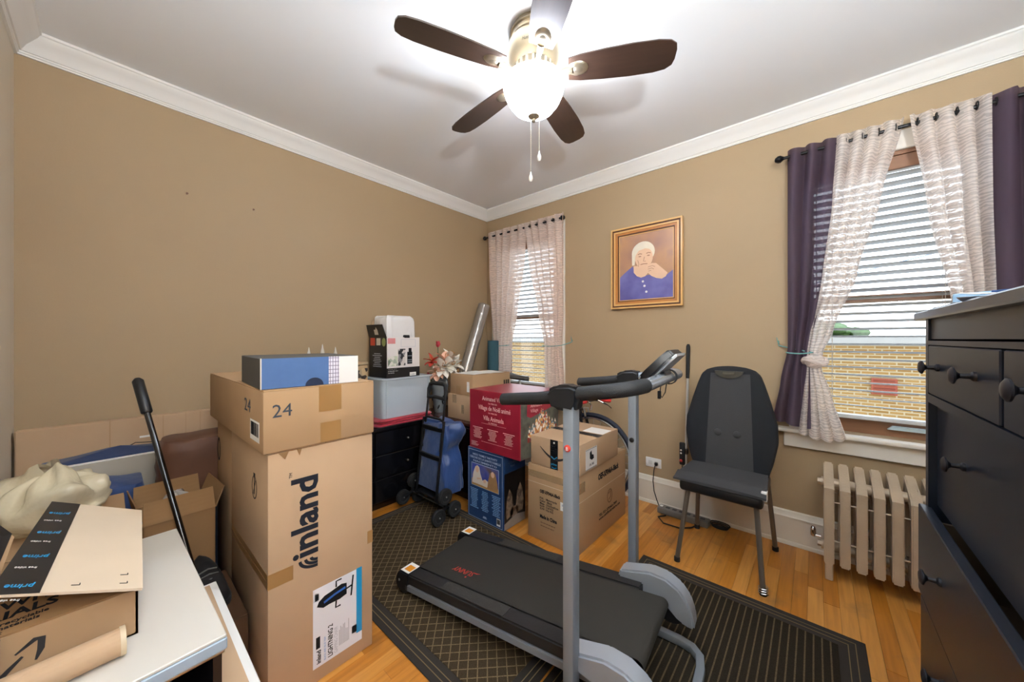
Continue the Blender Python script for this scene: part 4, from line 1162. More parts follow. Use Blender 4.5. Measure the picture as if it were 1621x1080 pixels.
body = [(cu_ - 0.062, cv_ - 0.012), (cu_ - 0.055, cv_ + 0.004), (cu_ - 0.035, cv_ + 0.016), (cu_ - 0.01, cv_ + 0.020), (cu_ + 0.025, cv_ + 0.028), (cu_ + 0.045, cv_ + 0.022), (cu_ + 0.045, cv_ - 0.020), (cu_ + 0.02, cv_ - 0.026), (cu_ - 0.02, cv_ - 0.024), (cu_ - 0.04, cv_ - 0.026)]
polys('printed_chair', F, [body] + band([(cu_ + 0.006, cv_ + 0.026), (cu_ + 0.006, cv_ + 0.048), (cu_ + 0.026, cv_ + 0.048)], 0.006) + band([(cu_ + 0.006, cv_ - 0.026), (cu_ + 0.004, cv_ - 0.050), (cu_ + 0.022, cv_ - 0.050)], 0.006) + band([(cu_ + 0.045, cv_), (cu_ + 0.068, cv_ + 0.004)], 0.006) + band([(cu_ + 0.062, cv_ - 0.036), (cu_ + 0.070, cv_ + 0.040)], 0.006), INK, t, lift=0.0005)
polys('printed_chair_trim', F, band([(cu_ - 0.038, cv_ - 0.008), (cu_, cv_ + 0.002), (cu_ + 0.04, cv_ + 0.008)], 0.008), mat('blue ink', '#2a5fae', rough=0.4), t, lift=0.0010)
rects('tape', F, [(0.0, 0.415, 0.075, 0.465)], TAPE, t); rects('tape', F, [(d - 0.022, 0.420, d, 0.470)], TAPE, t)
Fl = face(w, d, h, 'front')
rects('tape', Fl, [(0.004, 0.415, w, 0.465)], TAPE, t)
rects('panel_seam', Fl, [(0.006, 0.4385, w - 0.004, 0.4400)], CARD3, t, lift=0.0005)
polys('printed_symbol', Fl, band(ell(w - 0.16, 0.715, 0.030, 0.040, 24) + [(w - 0.13, 0.715)], 0.004) + band([(w - 0.178, 0.685), (w - 0.142, 0.745)], 0.004) + band([(w - 0.17, 0.76), (w - 0.15, 0.76)], 0.012) + band([(w - 0.16, 0.69), (w - 0.16, 0.755)], 0.006), INK, t)
polys('torn_top_edge', F, [[(0.03, h - 0.005), (0.05, h - 0.030), (0.062, h - 0.004)], [(0.085, h - 0.003), (0.095, h - 0.028), (0.102, h - 0.004)]], CARD3, t)
# --- second carton standing behind it
t, w, d, h = carton('tall_carton', 'plain tall brown carton standing just behind the inland carton', 'box', (0.515, -2.380, 0.0), (0.832, -2.030, 0.868), CARD)
Fl = face(w, d, h, 'front')
polys('printed_symbol', Fl, band(ell(0.035, 0.72, 0.026, 0.050, 20) + [(0.061, 0.72)], 0.012), INK, t)
# --- carton marked 24
t, w, d, h = carton('wide_carton', 'wide flat brown carton marked 24 on the tall cartons', 'box', (0.455, -2.400, 0.8695), (1.366, -2.020, 1.0805), CARD)
F = face(w, d, h, 'right'); Fl = face(w, d, h, 'front')
text('24', F, 0.026, 0.118, 0.062, mat('slate ink', '#39424d', rough=0.6), t, 'printed_number', 0.058)
text('24', Fl, w - 0.235, 0.120, 0.066, mat('slate ink', '#39424d'), t, 'printed_number', 0.085)
rects('tape', F, [(0.170, 0.115, 0.250, h - 0.002)], TAPE, t); rects('tape', F, [(0.175, 0.004, 0.248, 0.075)], TAPE, t)
barcode(Fl, w - 0.155, 0.030, 0.115, 0.070, t)
# --- flat blue gift box on top
bx = thing('flat_blue_box', 'flat blue and grey box with a checked band on the 24 carton', 'box', (1.190, -2.235, 1.0815), -3)
w, d, h = 0.33, 0.32, 0.104
MB().b2((-w / 2, -d / 2, 0), (w / 2, d / 2, h), 0.002).build('box_body', mat('charcoal card', '#4a4844', rough=0.7, bump=0.1, bscale=200), bx)
F = face(w, d, h, 'right')
rects('blue_panel', F, [(0.004, 0.001, d * 0.66, h - 0.001)], mat('denim blue card', '#48699a', rough=0.5, var=0.1, vscale=30), bx)
polys('thumb_notch', F, [ell(d * 0.51, 0.001, 0.030, 0.028, 20, 0, 180)], mat('deep navy card', '#16233f', rough=0.6), bx, lift=0.0005)
u0, u1 = d * 0.66, d * 0.775
rects('checked_band', F, [(u0, 0.001, u1, h - 0.001)], mat('pale checked card', '#e2dfe8', rough=0.6), bx)
rs = []
for k in range(7): rs.append((u0, 0.010 + k * 0.0145, u1, 0.012 + k * 0.0145))
for k in range(4): rs.append((u0 + 0.004 + k * 0.0095, 0.001, u0 + 0.006 + k * 0.0095, h - 0.001))
rects('check_stripes', F, rs, mat('dusky check ink', '#6d5f78', rough=0.6), bx, 0.0003, 0.0005)
rects('white_panel', F, [(u1, 0.001, d - 0.001, h - 0.001)], mat('off white card', '#eceae6', rough=0.5), bx)
rects('box_edge', F, [(0.0, 0.0, 0.004, h)], mat('cream edge', '#cfc8ba', rough=0.6), bx)

# ------------------------------------------------------------------ low black chests
BLK = mat('black lacquered chest', '#0d0d10', rough=0.22, spec=0.55)
BLK2 = mat('dark mahogany chest', '#1c0f10', rough=0.25, spec=0.5)
c1 = thing('low_chest', 'low glossy black chest of drawers against the tan wall', 'chest', (0.0, -1.475, 0))
MB().b2((0.012, -0.53, 0.04), (0.325, 0.535, 0.578)).build('carcass', BLK, c1, smooth=False)
MB().b2((0.008, -0.545, 0.578), (0.348, 0.54, 0.603), 0.003).build('chest_top', BLK, c1)
MB().b2((0.03, -0.51, 0.0), (0.305, 0.515, 0.04)).build('plinth', BLK, c1, smooth=False)
for r in range(3):
    for k in range(2):
        y0 = -0.525 + k * 0.528; z0 = 0.06 + r * 0.172
        dd = MB().b2((0.325, y0, z0), (0.338, y0 + 0.520, z0 + 0.164), 0.003).build('drawer', BLK, c1)
        MB().ball((0.347, y0 + 0.26, z0 + 0.082), 0.012, 10).build('knob', mat('smoked knob', '#4a4440', rough=0.2, metal=0.5), dd)
c2 = thing('low_chest', 'low dark mahogany chest behind the blue shopping trolley', 'chest', (0.0, 0, 0))
MB().b2((0.012, -0.920, 0.04), (0.80, -0.42, 0.580)).build('carcass', BLK2, c2, smooth=False)
MB().b2((0.008, -0.932, 0.580), (0.815, -0.41, 0.603), 0.003).build('chest_top', mat('mahogany top', '#4a2a22', rough=0.22, var=0.2, stretch=(2, 12, 1)), c2)
MB().b2((0.03, -0.90, 0.0), (0.78, -0.44, 0.04)).build('plinth', BLK2, c2, smooth=False)
for r in range(2):
    dd = MB().b2((0.36, -0.934, 0.06 + r * 0.258), (0.79, -0.920, 0.31 + r * 0.258), 0.003).build('drawer', BLK2, c2)
    MB().ball((0.575, -0.945, 0.185 + r * 0.258), 0.012, 10).build('knob', mat('smoked knob', '#4a4440'), dd)

# red folded cloth, bin, shredder carton
rcl = thing('red_folded_cloth', 'folded glossy red cloth under the clear plastic bin', 'cloth', (0, 0, 0))
REDC = mat('red satin', '#a31f35', rough=0.35, sheen=0.3)
def fold(z0, z1, x1, y0, y1, sd):
    def g(s, t):
        a = 2 * math.pi * s; cx, cy = (0.03 + x1) / 2, (y0 + y1) / 2; hx, hy = (x1 - 0.03) / 2, (y1 - y0) / 2
        x = cx + hx * math.copysign(abs(math.cos(a)) ** 0.25, math.cos(a)) + 0.005 * math.sin(7 * a + sd); y = cy + hy * math.copysign(abs(math.sin(a)) ** 0.25, math.sin(a))
        e = [0.0, 0.96, 1.0, 0.96, 0.0][int(round(t * 4))]
        return Vector((cx + (x - cx) * e, cy + (y - cy) * e, z0 + (z1 - z0) * [0, 0, 0.5, 1, 1][int(round(t * 4))]))
    MB().grid(g, 48, 4, wrap=True).build('fold', REDC, rcl, ang=50)
fold(0.6035, 0.619, 0.352, -1.47, -0.955, 0); fold(0.6195, 0.634, 0.340, -1.44, -0.965, 2); fold(0.6345, 0.649, 0.345, -1.45, -0.96, 4)
bn = thing('plastic_storage_bin', 'clear frosted plastic storage bin on the red cloth', 'storage bin', (0.168, -1.185, 0.650), 2)
BINM = mat('frosted clear plastic', '#dbe6ee', rough=0.28, alpha=0.62, spec=0.6)
def binw(s, t, off=0.0):
    a = 2 * math.pi * s; k = 0.93 + 0.07 * t
    x = (0.143 - off) * k * math.copysign(abs(math.cos(a)) ** 0.22, math.cos(a)); y = (0.232 - off) * k * math.copysign(abs(math.sin(a)) ** 0.22, math.sin(a))
    return Vector((x, y, 0.002 + 0.292 * t))
MB().grid(binw, 64, 8, wrap=True).grid(lambda s, t: binw(s, 0) * 0 + Vector((binw(s, 0).x * t, binw(s, 0).y * t, 0.002)), 64, 2, wrap=True).build('bin_shell', BINM, bn, ang=50)
MB().tube([binw(i / 64, 1) + Vector((0, 0, 0.0)) for i in range(64)], 0.007, 6, closed=True).build('bin_rim', BINM, bn)
MB().b2((-0.145, -0.236, 0.294), (0.145, 0.236, 0.303), 0.004).build('bin_lid', BINM, bn)
b = MB()
for y in (-0.19, 0.19): b.tube([(0.136, y, 0.01), (0.146, y, 0.285)], 0.006, 6)
b.split('bin_rib', BINM, bn)
MB().b2((-0.10, -0.18, 0.004), (0.11, 0.17, 0.22), 0.02, 2).build('folded_contents', mat('pale blue linen', '#c9d5e0', rough=0.9, var=0.1), bn)

sh = thing('shredder_carton', 'open black and white paper shredder carton on the clear bin', 'box', (0.178, -1.225, 0.9545), 3)
w, d, h = 0.24, 0.30, 0.31
wm = mat('white printed card', '#e6e0dc', rough=0.45)
bm_ = mat('black printed card', '#17181a', rough=0.4)
b = MB(); tk = 0.004
b.b2((-w / 2, -d / 2 + tk, 0), (w / 2, d / 2 - tk, tk)); b.b2((w / 2 - tk, -d / 2, 0), (w / 2, d / 2, h)); b.b2((-w / 2, -d / 2, 0), (-w / 2 + tk, d / 2, h)); b.b2((-w / 2 + tk, d / 2 - tk, 0), (w / 2 - tk, d / 2, h))
b.build('carton_body', wm, sh, smooth=False)
MB().b2((-w / 2, -d / 2 - 0.0005, 0), (w / 2, -d / 2 + tk, h)).build('black_side', bm_, sh, smooth=False)
fm = MB().prism([(-w / 2, 0), (w / 2, 0), (w / 2 - 0.015, 0.10), (-w / 2 + 0.005, 0.10)], 0.004, fr((0, -d / 2 + 0.002, h), (1, 0, 0), (0, -0.28, 1)))
fm.build('open_flap', bm_, sh, smooth=False)
MB().prism([(-w / 2, 0), (w / 2, 0), (w / 2 - 0.02, 0.15), (-w / 2 + 0.02, 0.15)], 0.003, fr((-w / 2, d / 2 - 0.15, h), (0.0, 1, 0), (-0.1, 0, 1))).build('open_flap', CARD2, sh, smooth=False)
MB().prism([(-0.14, 0), (0.14, 0), (0.13, 0.13), (-0.13, 0.13)], 0.003, fr((-w / 2 + 0.003, 0, h), (0, 1, 0), (0.05, 0, 1))).build('open_flap', CARD2, sh, smooth=False)
F = face(w, d, h, 'right')
rects('black_print_band', F, [(0, 0, d, 0.075)], bm_, sh)
PINK = mat('pink print', '#d98a8a', rough=0.4)
rects('pink_print', F, [(0.010, h - 0.05, 0.075, h - 0.008)], PINK, sh)
rects('photo_print', F, [(0.012, 0.09, 0.095, 0.165)], mottled('pale photo print', ['#c9d2b8', '#aeb7a6', '#e3e0d6', '#7d8a78'], 40, 0.4), sh)
rects('photo_print', F, [(0.10, 0.09, 0.165, 0.22)], mottled('dark photo print', ['#2b2a2c', '#8d8a8c', '#d8cfc9', '#3a3a40'], 45, 0.4), sh)
rects('product_print', F, [(0.182, 0.10, 0.228, 0.195), (0.195, 0.195, 0.222, 0.225)], INK, sh, lift=0.0004)
rects('product_print_detail', F, [(0.186, 0.112, 0.224, 0.118), (0.186, 0.128, 0.224, 0.134), (0.186, 0.16, 0.224, 0.166)], mat('mid grey ink', '#8d9198'), sh, lift=0.0009)
rects('outline_print', F, [(0.125, h - 0.075, 0.26, h - 0.073), (0.125, h - 0.018, 0.26, h - 0.016), (0.125, h - 0.075, 0.127, h - 0.016), (0.258, h - 0.075, 0.26, h - 0.016)], mat('grey ink', '#b7bcc6'), sh)
lines(F, 0.012, 0.062, 0.09, 3, 0.014, 0.007, WHITE_PAPER, sh, 5)
rects('corner_tag', F, [(0.205, 0.005, 0.265, 0.032)], WHITE_PAPER, sh, lift=0.0005)
text('amazonbasics', F, 0.210, 0.013, 0.012, INK, sh, width=0.045, lift=0.0011)
Fk = face(w, d, h, 'front')
rects('colour_badge', Fk, [(0.02, h - 0.065, 0.085, h - 0.005)], mat('orange red badge', '#c8462e', rough=0.4), sh, lift=0.0004)
rects('colour_badge', Fk, [(0.105, h - 0.062, 0.16, h - 0.008)], mat('pale badge', '#cfc9bd', rough=0.4), sh, lift=0.0004)
polys('colour_badge', Fk, [ell(0.205, h - 0.038, 0.026, 0.032, 20)], mat('olive badge', '#8d9a5c', rough=0.4), sh, lift=0.0004)
lines(Fk, 0.05, 0.18, 0.13, 8, 0.014, 0.006, mat('grey ink', '#b7bcc6'), sh, 8, center=True)
polys('printed_shredder', fr((-w / 2, -d / 2 - 0.0006, h + 0.01), (1, 0, 0), (0, -0.28, 1)), [[(0.095, 0.01), (0.145, 0.01), (0.145, 0.045), (0.13, 0.07), (0.12, 0.05), (0.095, 0.05)]], mat('pale badge', '#cfc9bd'), sh, lift=0.004)
# plastic bag bulging out of the carton
def bag(s, t):
    a = 2 * math.pi * s; r = [1.0, 1.0, 1.0, 1.0, 0.99, 0.98, 0.95, 0.86, 0.0][int(round(t * 8))]
    x = (0.108) * r * math.copysign(abs(math.cos(a)) ** 0.4, math.cos(a)) + 0.004 * math.sin(11 * a + 2 * t); y = (0.138) * r * math.copysign(abs(math.sin(a)) ** 0.4, math.sin(a)) + 0.004 * math.sin(9 * a)
    return Vector((x, y, 0.20 + [0, 0.05, 0.10, 0.15, 0.20, 0.24, 0.262, 0.272, 0.285][int(round(t * 8))] + (0.008 * math.sin(5 * a) if 0.4 < t < 0.95 else 0)))
MB().grid(bag, 60, 8, wrap=True).build('plastic_bag', mat('white film bag', '#eceae8', rough=0.25, bump=1.0, bscale=18, alpha=0.93), sh, ang=80)
MB().b2((0.085, 0.0, 0.300), (0.121, 0.06, 0.328), 0.006).build('black_handle', BLACKP, sh)

# ------------------------------------------------------------------ things half hidden on the black chest
cn = thing('candle_lamp', 'three tipped candle lamp peeking above the flat blue box', 'candle lamp', (0.19, -1.775, 0.6035))
BRASS = mat('pale brass', '#c9b184', rough=0.3, metal=0.7)
MB().lathe([(0, 0), (0.055, 0), (0.055, 0.012), (0.02, 0.03), (0.012, 0.10), (0.018, 0.20), (0.010, 0.30), (0.012, 0.42), (0, 0.42)], 20).build('stem', BRASS, cn)
for k, (dy, zz) in enumerate(((-0.085, 0.495), (0, 0.515), (0.085, 0.495))):
    MB().tube([(0, 0, 0.32), (0, dy * 0.6, 0.30 if dy else 0.36), (0, dy, 0.36 if dy else 0.40), (0, dy, zz)], 0.007, 8).build('arm', BRASS, cn)
    MB().lathe([(0, 0.0), (0.011, 0.0), (0.014, 0.03), (0.012, 0.05), (0.006, 0.075), (0.002, 0.095), (0, 0.098)], 14, Matrix.Translation((0, dy, zz))).build('flame_bulb', mat('clear glass bulb', '#fbf6ea', rough=0.08, trans=0.4), cn)
jr = thing('patterned_canister', 'tan canister with a black floral pattern beside the clear bin', 'canister', (0.155, -1.525, 0.6035))
MB().b2((-0.07, -0.055, 0), (0.07, 0.055, 0.455), 0.010, 2).build('canister_body', mottled('tan floral print', ['#b79c76', '#a88c66', '#231c17', '#9d8a6e', '#3a2f28'], 30, 0.5), jr)
MB().b2((-0.073, -0.058, 0.455), (0.073, 0.058, 0.480), 0.008, 2).build('canister_lid', mat('tan lid', '#b19a78', rough=0.5), jr)

# ------------------------------------------------------------------ flowers in a vase
va = thing('flower_vase', 'smoky glass vase with leaf pattern on the mahogany chest', 'vase', (0.205, -0.800, 0.6035))
VG = mat('smoky silver glass', '#8c9498', rough=0.1, metal=0.35, var=0.35, vscale=14, coat=0.5)
MB().lathe([(0, 0.0), (0.045, 0.0), (0.050, 0.010), (0.058, 0.08), (0.072, 0.18), (0.078, 0.24), (0.070, 0.285), (0.052, 0.308), (0.058, 0.320), (0.053, 0.318), (0.046, 0.306), (0.040, 0.28), (0, 0.28)], 32).build('vase_body', VG, va)
b = MB()
rn = random.Random(5)
for k in range(16):
    a = rn.uniform(0, 6.28); z = rn.uniform(0.03, 0.15); r = 0.051 + (z - 0.01) * 0.125
    c = Vector((r * math.cos(a), r * math.sin(a), z))
    b.ball(c, 0.02, 8, (0.25, 0.35, 1.1), Matrix.Rotation(a, 3, 'Z') @ Matrix.Rotation(rn.uniform(-0.7, 0.7), 3, 'X'))
b.build('leaf_pattern', mat('black glaze leaf', '#15171a', rough=0.2), va)
PET = mat('white silk petal', '#ece6da', rough=0.6, sheen=0.2)
PETP = mat('peach silk petal', '#e8b9a0', rough=0.6)
PETR = mat('coral silk petal', '#c9493a', rough=0.55)
GRN = mat('green silk stem', '#3d5a36', rough=0.6)
def petal(b, base, dirv, ln, wd, curl):
    d = Vector(dirv).normalized(); sd = d.cross(Vector((0, 0, 1)))
    if sd.length < 0.01: sd = Vector((1, 0, 0))
    sd.normalize(); nn = sd.cross(d)
    def f(s, t):
        x = (s - 0.5) * 2; wv = wd * math.sin(math.pi * min(1, t * 0.93 + 0.06)) ** 0.8
        return Vector(base) + d * ln * t + sd * x * wv + nn * (curl * ln * t * t - 0.25 * wd * (1 - x * x))
    b.grid(f, 4, 7)
def lily(name, pos, dirv, m, size, label, group='silk flowers in the vase'):
    o = thing(name, label, 'flower', tuple(pos), 0, group)
    d = Vector(dirv).normalized()
    a1 = d.orthogonal().normalized(); a2 = d.cross(a1)
    for k in range(6):
        a = 2 * math.pi * k / 6; b = MB()
        dd = d * 0.75 + (a1 * math.cos(a) + a2 * math.sin(a))
        petal(b, (0, 0, 0), dd, size, size * 0.34, -0.35)
        b.build('petal', m, o, ang=70)
    b = MB()
    for k in range(5):
        a = 2 * math.pi * k / 5; e = d * size * 0.6 + (a1 * math.cos(a) + a2 * math.sin(a)) * size * 0.16
        b.tube([(0, 0, 0), tuple(e)], 0.0012, 5); b.ball(e, 0.004, 6)
    b.build('stamens', mat('ochre stamen', '#b5762b', rough=0.6), o)
    v0 = Vector((0.205, -0.800, 0.86)) - Vector(pos)
    MB().tube([(0, 0, 0), tuple(-d * 0.05 + v0 * 0.3), tuple(v0)], 0.0028, 6).build('stem', GRN, o)
VX, VY = 0.205, -0.80
lily('lily', (VX + 0.08, VY + 0.10, 1.02), (0.5, 0.9, 0.5), PET, 0.105, 'white silk lily reaching out towards the cartons')
lily('lily', (VX + 0.10, VY - 0.05, 1.01), (0.9, -0.35, 0.35), PET, 0.11, 'white silk lily hanging low at the front of the vase')
lily('lily', (VX + 0.06, VY + 0.01, 1.07), (0.6, 0.0, 0.9), PETP, 0.095, 'peach centred silk lily in the middle of the bouquet')
lily('lily', (VX + 0.10, VY + 0.06, 0.97), (0.9, 0.4, 0.1), PET, 0.10, 'white silk lily drooping over the vase rim')
lily('lily', (VX + 0.12, VY + 0.01, 1.02), (0.95, 0.1, 0.5), PET, 0.10, 'white silk lily facing the room at the heart of the bouquet')
lily('lily', (VX + 0.04, VY + 0.08, 1.09), (0.3, 0.6, 0.9), PET, 0.09, 'white silk lily high on the carton side of the bouquet')
lily('lily', (VX + 0.08, VY - 0.09, 0.97), (0.7, -0.7, 0.15), PETP, 0.085, 'peach silk lily low on the bin side of the bouquet')
lily('lily', (VX + 0.03, VY - 0.10, 1.06), (0.4, -0.8, 0.7), PETR, 0.075, 'coral silk lily on the bin side of the bouquet')
rs_ = thing('rosebud', 'single red silk rosebud standing highest in the vase', 'flower', (VX, VY - 0.02, 1.20), 0, 'silk flowers in the vase')
b = MB()
for k in range(7):
    a = 2 * math.pi * k / 7 * 2.4; petal(b, (0, 0, -0.02), (0.35 * math.cos(a), 0.35 * math.sin(a), 1), 0.055, 0.02, 0.1)
b.ball((0, 0, 0.0), 0.017, 12, (1, 1, 1.3))
b.build('petals', mat('red silk petal', '#b83440', rough=0.55), rs_)
MB().tube([(0, 0, -0.02), (0, 0.005, -0.18), (0, 0.02, -0.36)], 0.003, 6).build('stem', GRN, rs_)
rs2 = copy_tree(rs_); rs2.location = (VX + 0.02, VY - 0.13, 0.93); rs2.rotation_euler = (R(35), R(10), 0); rs2['label'] = 'red silk rosebud drooping at the low left of the bouquet'
for i, (dx, dy, dzz) in enumerate(((0.05, -0.09, 0.0), (0.08, 0.0, -0.01), (0.05, 0.09, 0.02), (-0.03, 0.05, 0.10))):
    b = MB(); petal(b, (VX, VY, 0.90), (dx, dy, 0.08 + dzz), 0.14, 0.022, -0.3)
    tag(b.build('silk_leaf', GRN, None, ang=70), ['green silk leaf at the bin side of the vase', 'green silk leaf hanging at the front of the vase', 'green silk leaf on the carton side of the vase', 'green silk leaf upright behind the lilies'][i], 'leaf', 'silk leaves in the vase')
# ------------------------------------------------------------------ cartons on the mahogany chest
t, w, d, h = carton('small_carton', 'plain small brown carton underneath its twin by the vase', 'box', (0.418, -0.880, 0.6035), (0.702, -0.425, 0.800), CARD2, group='twin cartons on the mahogany chest')
F = face(w, d, h, 'front'); rects('tape', F, [(0.06, h - 0.07, 0.11, h - 0.002)], CLEARTAPE, t); rects('tape', F, [(0.17, 0.05, 0.20, 0.12)], CLEARTAPE, t)
t, w, d, h = carton('small_carton', 'small brown carton with white papers on top by the vase', 'box', (0.440, -0.872, 0.8008), (0.712, -0.430, 0.965), CARD, group='twin cartons on the mahogany chest')
F = face(w, d, h, 'front'); rects('tape', F, [(0.08, 0.004, 0.13, 0.07)], TAPE, t); rects('label_sticker', F, [(0.205, 0.03, 0.235, 0.11)], WHITE_PAPER, t)
Fr = face(w, d, h, 'right'); rects('printed_marks', Fr, [(0.36, 0.06, 0.375, 0.10), (0.385, 0.06, 0.40, 0.10), (0.41, 0.06, 0.425, 0.10)], INK, t)
for i, (cx, cy, rz, lb) in enumerate(((0.55, -0.70, 8, 'white sheet of paper lying on the upper twin carton, lower sheet'), (0.58, -0.62, -14, 'white sheet of paper lying askew on top of the other sheet'))):
    tag(MB().box((cx, cy, 0.9665 + i * 0.0012), (0.215, 0.28, 0.001), 0, Matrix.Rotation(R(rz), 3, 'Z')).build('paper_sheet', WHITE_PAPER, None, smooth=False), lb, 'paper', 'papers on the twin cartons')

# ------------------------------------------------------------------ blue nativity box
t = thing('nativity_box', 'dark blue nativity set box with a printed picture, under the red box', 'box', (1.035, -0.945, 0.0))
w, d, h = 0.345, 0.225, 0.490
NAVY = mat('navy printed card', '#1d3a66', rough=0.35, var=0.05, vscale=20)
NAVYD = mat('midnight printed card', '#101a2c', rough=0.3)
MB().b2((-w / 2, -d / 2, 0.0), (w / 2, d / 2, h), 0.003).build('carton_body', NAVY, t)
rects('top_panel', face(w, d, h, 'top'), [(0.004, 0.004, w - 0.004, d - 0.004)], mat('worn pale card', '#b9ab92', rough=0.7), t)
F = face(w, d, h, 'front'); PALE = mat('pale blue ink', '#7fa9d6'); PALE2 = mat('silver print', '#aebbd0', rough=0.4)
rects('border_line', F, [(0.010, 0.010, w - 0.010, 0.0125), (0.010, h - 0.014, w - 0.010, h - 0.0115), (0.010, 0.010, 0.0125, h - 0.012), (w - 0.0125, 0.010, w - 0.010, h - 0.012)], PALE2, t)
text('HOLY FAMILY NATIVITY', F, 0.055, h - 0.048, 0.02, PALE2, t, width=w - 0.11, bold=0.0003)
text('CRECHE DE LA SAINTE FAMILLE', F, 0.025, h - 0.070, 0.02, PALE2, t, width=w - 0.05, bold=0.0003)
text('NACIMIENTO', F, 0.06, h - 0.092, 0.018, PALE2, t, width=w - 0.12, bold=0.0003)
pu0, pv0, pu1, pv1 = 0.045, 0.235, w - 0.045, h - 0.105
rects('picture_border', F, [(pu0 - 0.004, pv0 - 0.004, pu1 + 0.004, pv1 + 0.004)], PALE2, t, lift=0.0)
rects('picture_print', F, [(pu0, pv0, pu1, pv1)], mottled('dusk sky print', ['#2d3f8c', '#3a4aa0', '#5a5c98', '#6b543f'], 9, 0.35, 'NOISE'), t, lift=0.0006)
CRM = mat('cream figure print', '#e3d6c4', rough=0.4); SKN = mat('printed skin tone', '#e3bd9d'); TANP = mat('tan robe print', '#a07b52', rough=0.4, var=0.2, vscale=30); STR = mat('straw print', '#b98f56', rough=0.4, var=0.3, vscale=60)
pp = lambda l: [(pu0 + x * (pu1 - pu0), pv0 + y * (pv1 - pv0)) for x, y in l]
polys('printed_straw', F, [pp([(0, 0), (1, 0), (1, 0.18), (0.8, 0.25), (0.4, 0.22), (0, 0.30)])], STR, t, lift=0.0012)
polys('printed_figure', F, [pp([(0.02, 0.10), (0.06, 0.55), (0.14, 0.86), (0.22, 0.95), (0.30, 0.88), (0.34, 0.60), (0.42, 0.32), (0.40, 0.10)]), pp([(0.38, 0.10), (0.40, 0.30), (0.52, 0.42), (0.62, 0.36), (0.66, 0.18), (0.58, 0.08)])], CRM, t, lift=0.0017)
polys('printed_figure', F, [pp([(0.60, 0.05), (0.64, 0.45), (0.70, 0.78), (0.80, 0.88), (0.90, 0.80), (0.97, 0.40), (0.99, 0.05)])], TANP, t, lift=0.0018)
polys('printed_face', F, [ell(*pp([(0.215, 0.76)])[0], 0.016, 0.022, 16), ell(*pp([(0.80, 0.74)])[0], 0.016, 0.020, 16), ell(*pp([(0.50, 0.32)])[0], 0.013, 0.012, 14), pp([(0.20, 0.38), (0.36, 0.42), (0.36, 0.36), (0.22, 0.30)])], SKN, t, lift=0.0023)
for k in range(3):
    lines(F, 0.028 + k * 0.105, 0.205, 0.082, 12, 0.0115, 0.0055, PALE, t, 20 + k, center=True)
text('n', F, w / 2 - 0.012, 0.028, 0.02, PALE2, t, 'printed_mark') if False else None
rects('printed_mark', F, [(w / 2 - 0.018, 0.030, w / 2 + 0.018, 0.036), (w / 2 - 0.014, 0.038, w / 2 + 0.014, 0.043)], PALE2, t)
barcode(F, w - 0.062, 0.022, 0.034, 0.048, t)
Fr = face(w, d, h, 'right')
rects('side_panel', Fr, [(0.006, 0.006, d - 0.006, h - 0.12)], mat('warm black print', '#1a1614', rough=0.3), t)
text('COURONNE\n   Noel', Fr, 0.05, h - 0.065, 0.024, mat('dim silver print', '#5b6676', rough=0.4), t, width=0.12)
FIG = mottled('sepia figure print', ['#6b5a48', '#8a7460', '#4a3a30', '#a58a70'], 16, 0.4, 'NOISE')
polys('printed_figure', Fr, [[(0.02, 0.10), (0.03, 0.20), (0.055, 0.26), (0.08, 0.22), (0.10, 0.12), (0.09, 0.08), (0.03, 0.07)], [(0.12, 0.12), (0.135, 0.22), (0.165, 0.275), (0.19, 0.23), (0.205, 0.14), (0.19, 0.08), (0.13, 0.08)], ell(0.105, 0.10, 0.045, 0.035, 16)], FIG, t, lift=0.0006)
polys('printed_ground', Fr, [[(0.006, 0.006), (d - 0.006, 0.006), (d - 0.006, 0.055), (0.12, 0.075), (0.006, 0.045)]], mat('dust print', '#8a8078', rough=0.4, var=0.2, vscale=20), t, lift=0.0010)
# ------------------------------------------------------------------ red village box
t = thing('village_box', 'big red animated village box standing on the blue nativity box', 'box', (1.120, -0.850, 0.4915), -1)
w, d, h = 0.470, 0.420, 0.408
CRIM = mat('crimson printed card', '#8f2133', rough=0.28, var=0.05, vscale=10)
MB().b2((-w / 2, -d / 2, 0.0), (w / 2, d / 2, h), 0.003).build('carton_body', CRIM, t)
F = face(w, d, h, 'front'); PKI = mat('pale pink ink', '#e0b8b4', rough=0.4)
text('Animated Village', F, 0.13, h - 0.065, 0.040, PKI, t, width=0.22, bold=0.0003)
text('16 PIECES', F, 0.19, h - 0.088, 0.014, PKI, t, width=0.08)
text('Village de Noël animé', F, 0.09, h - 0.130, 0.044, PKI, t, width=0.30, bold=0.0003)
text('16 PIECES', F, 0.19, h - 0.152, 0.014, PKI, t, width=0.08)
text('Villa Animada', F, 0.14, h - 0.198, 0.044, PKI, t, width=0.19, bold=0.0003)
text('16 PIEZAS', F, 0.19, h - 0.218, 0.014, PKI, t, width=0.08)
for k in range(3):
    rects('printed_heading', F, [(0.035 + k * 0.145, 0.148, 0.135 + k * 0.145, 0.152)], PKI, t)
    lines(F, 0.040 + k * 0.145, 0.138, 0.085, 8, 0.0085, 0.0035, PKI, t, 40 + k, center=True)
lines(F, 0.02, 0.045, 0.08, 4, 0.008, 0.003, PKI, t, 50); rects('printed_rule', F, [(0.12, 0.060, 0.40, 0.0615), (0.12, 0.185, 0.35, 0.1862)], PKI, t)
Fr = face(w, d, h, 'right')
rects('village_print', Fr, [(0.006, 0.004, d - 0.006, h - 0.004)], mottled('winter night print', ['#3c3a34', '#4a4c44', '#5f6156', '#34332f'], 8, 0.3, 'NOISE'), t)
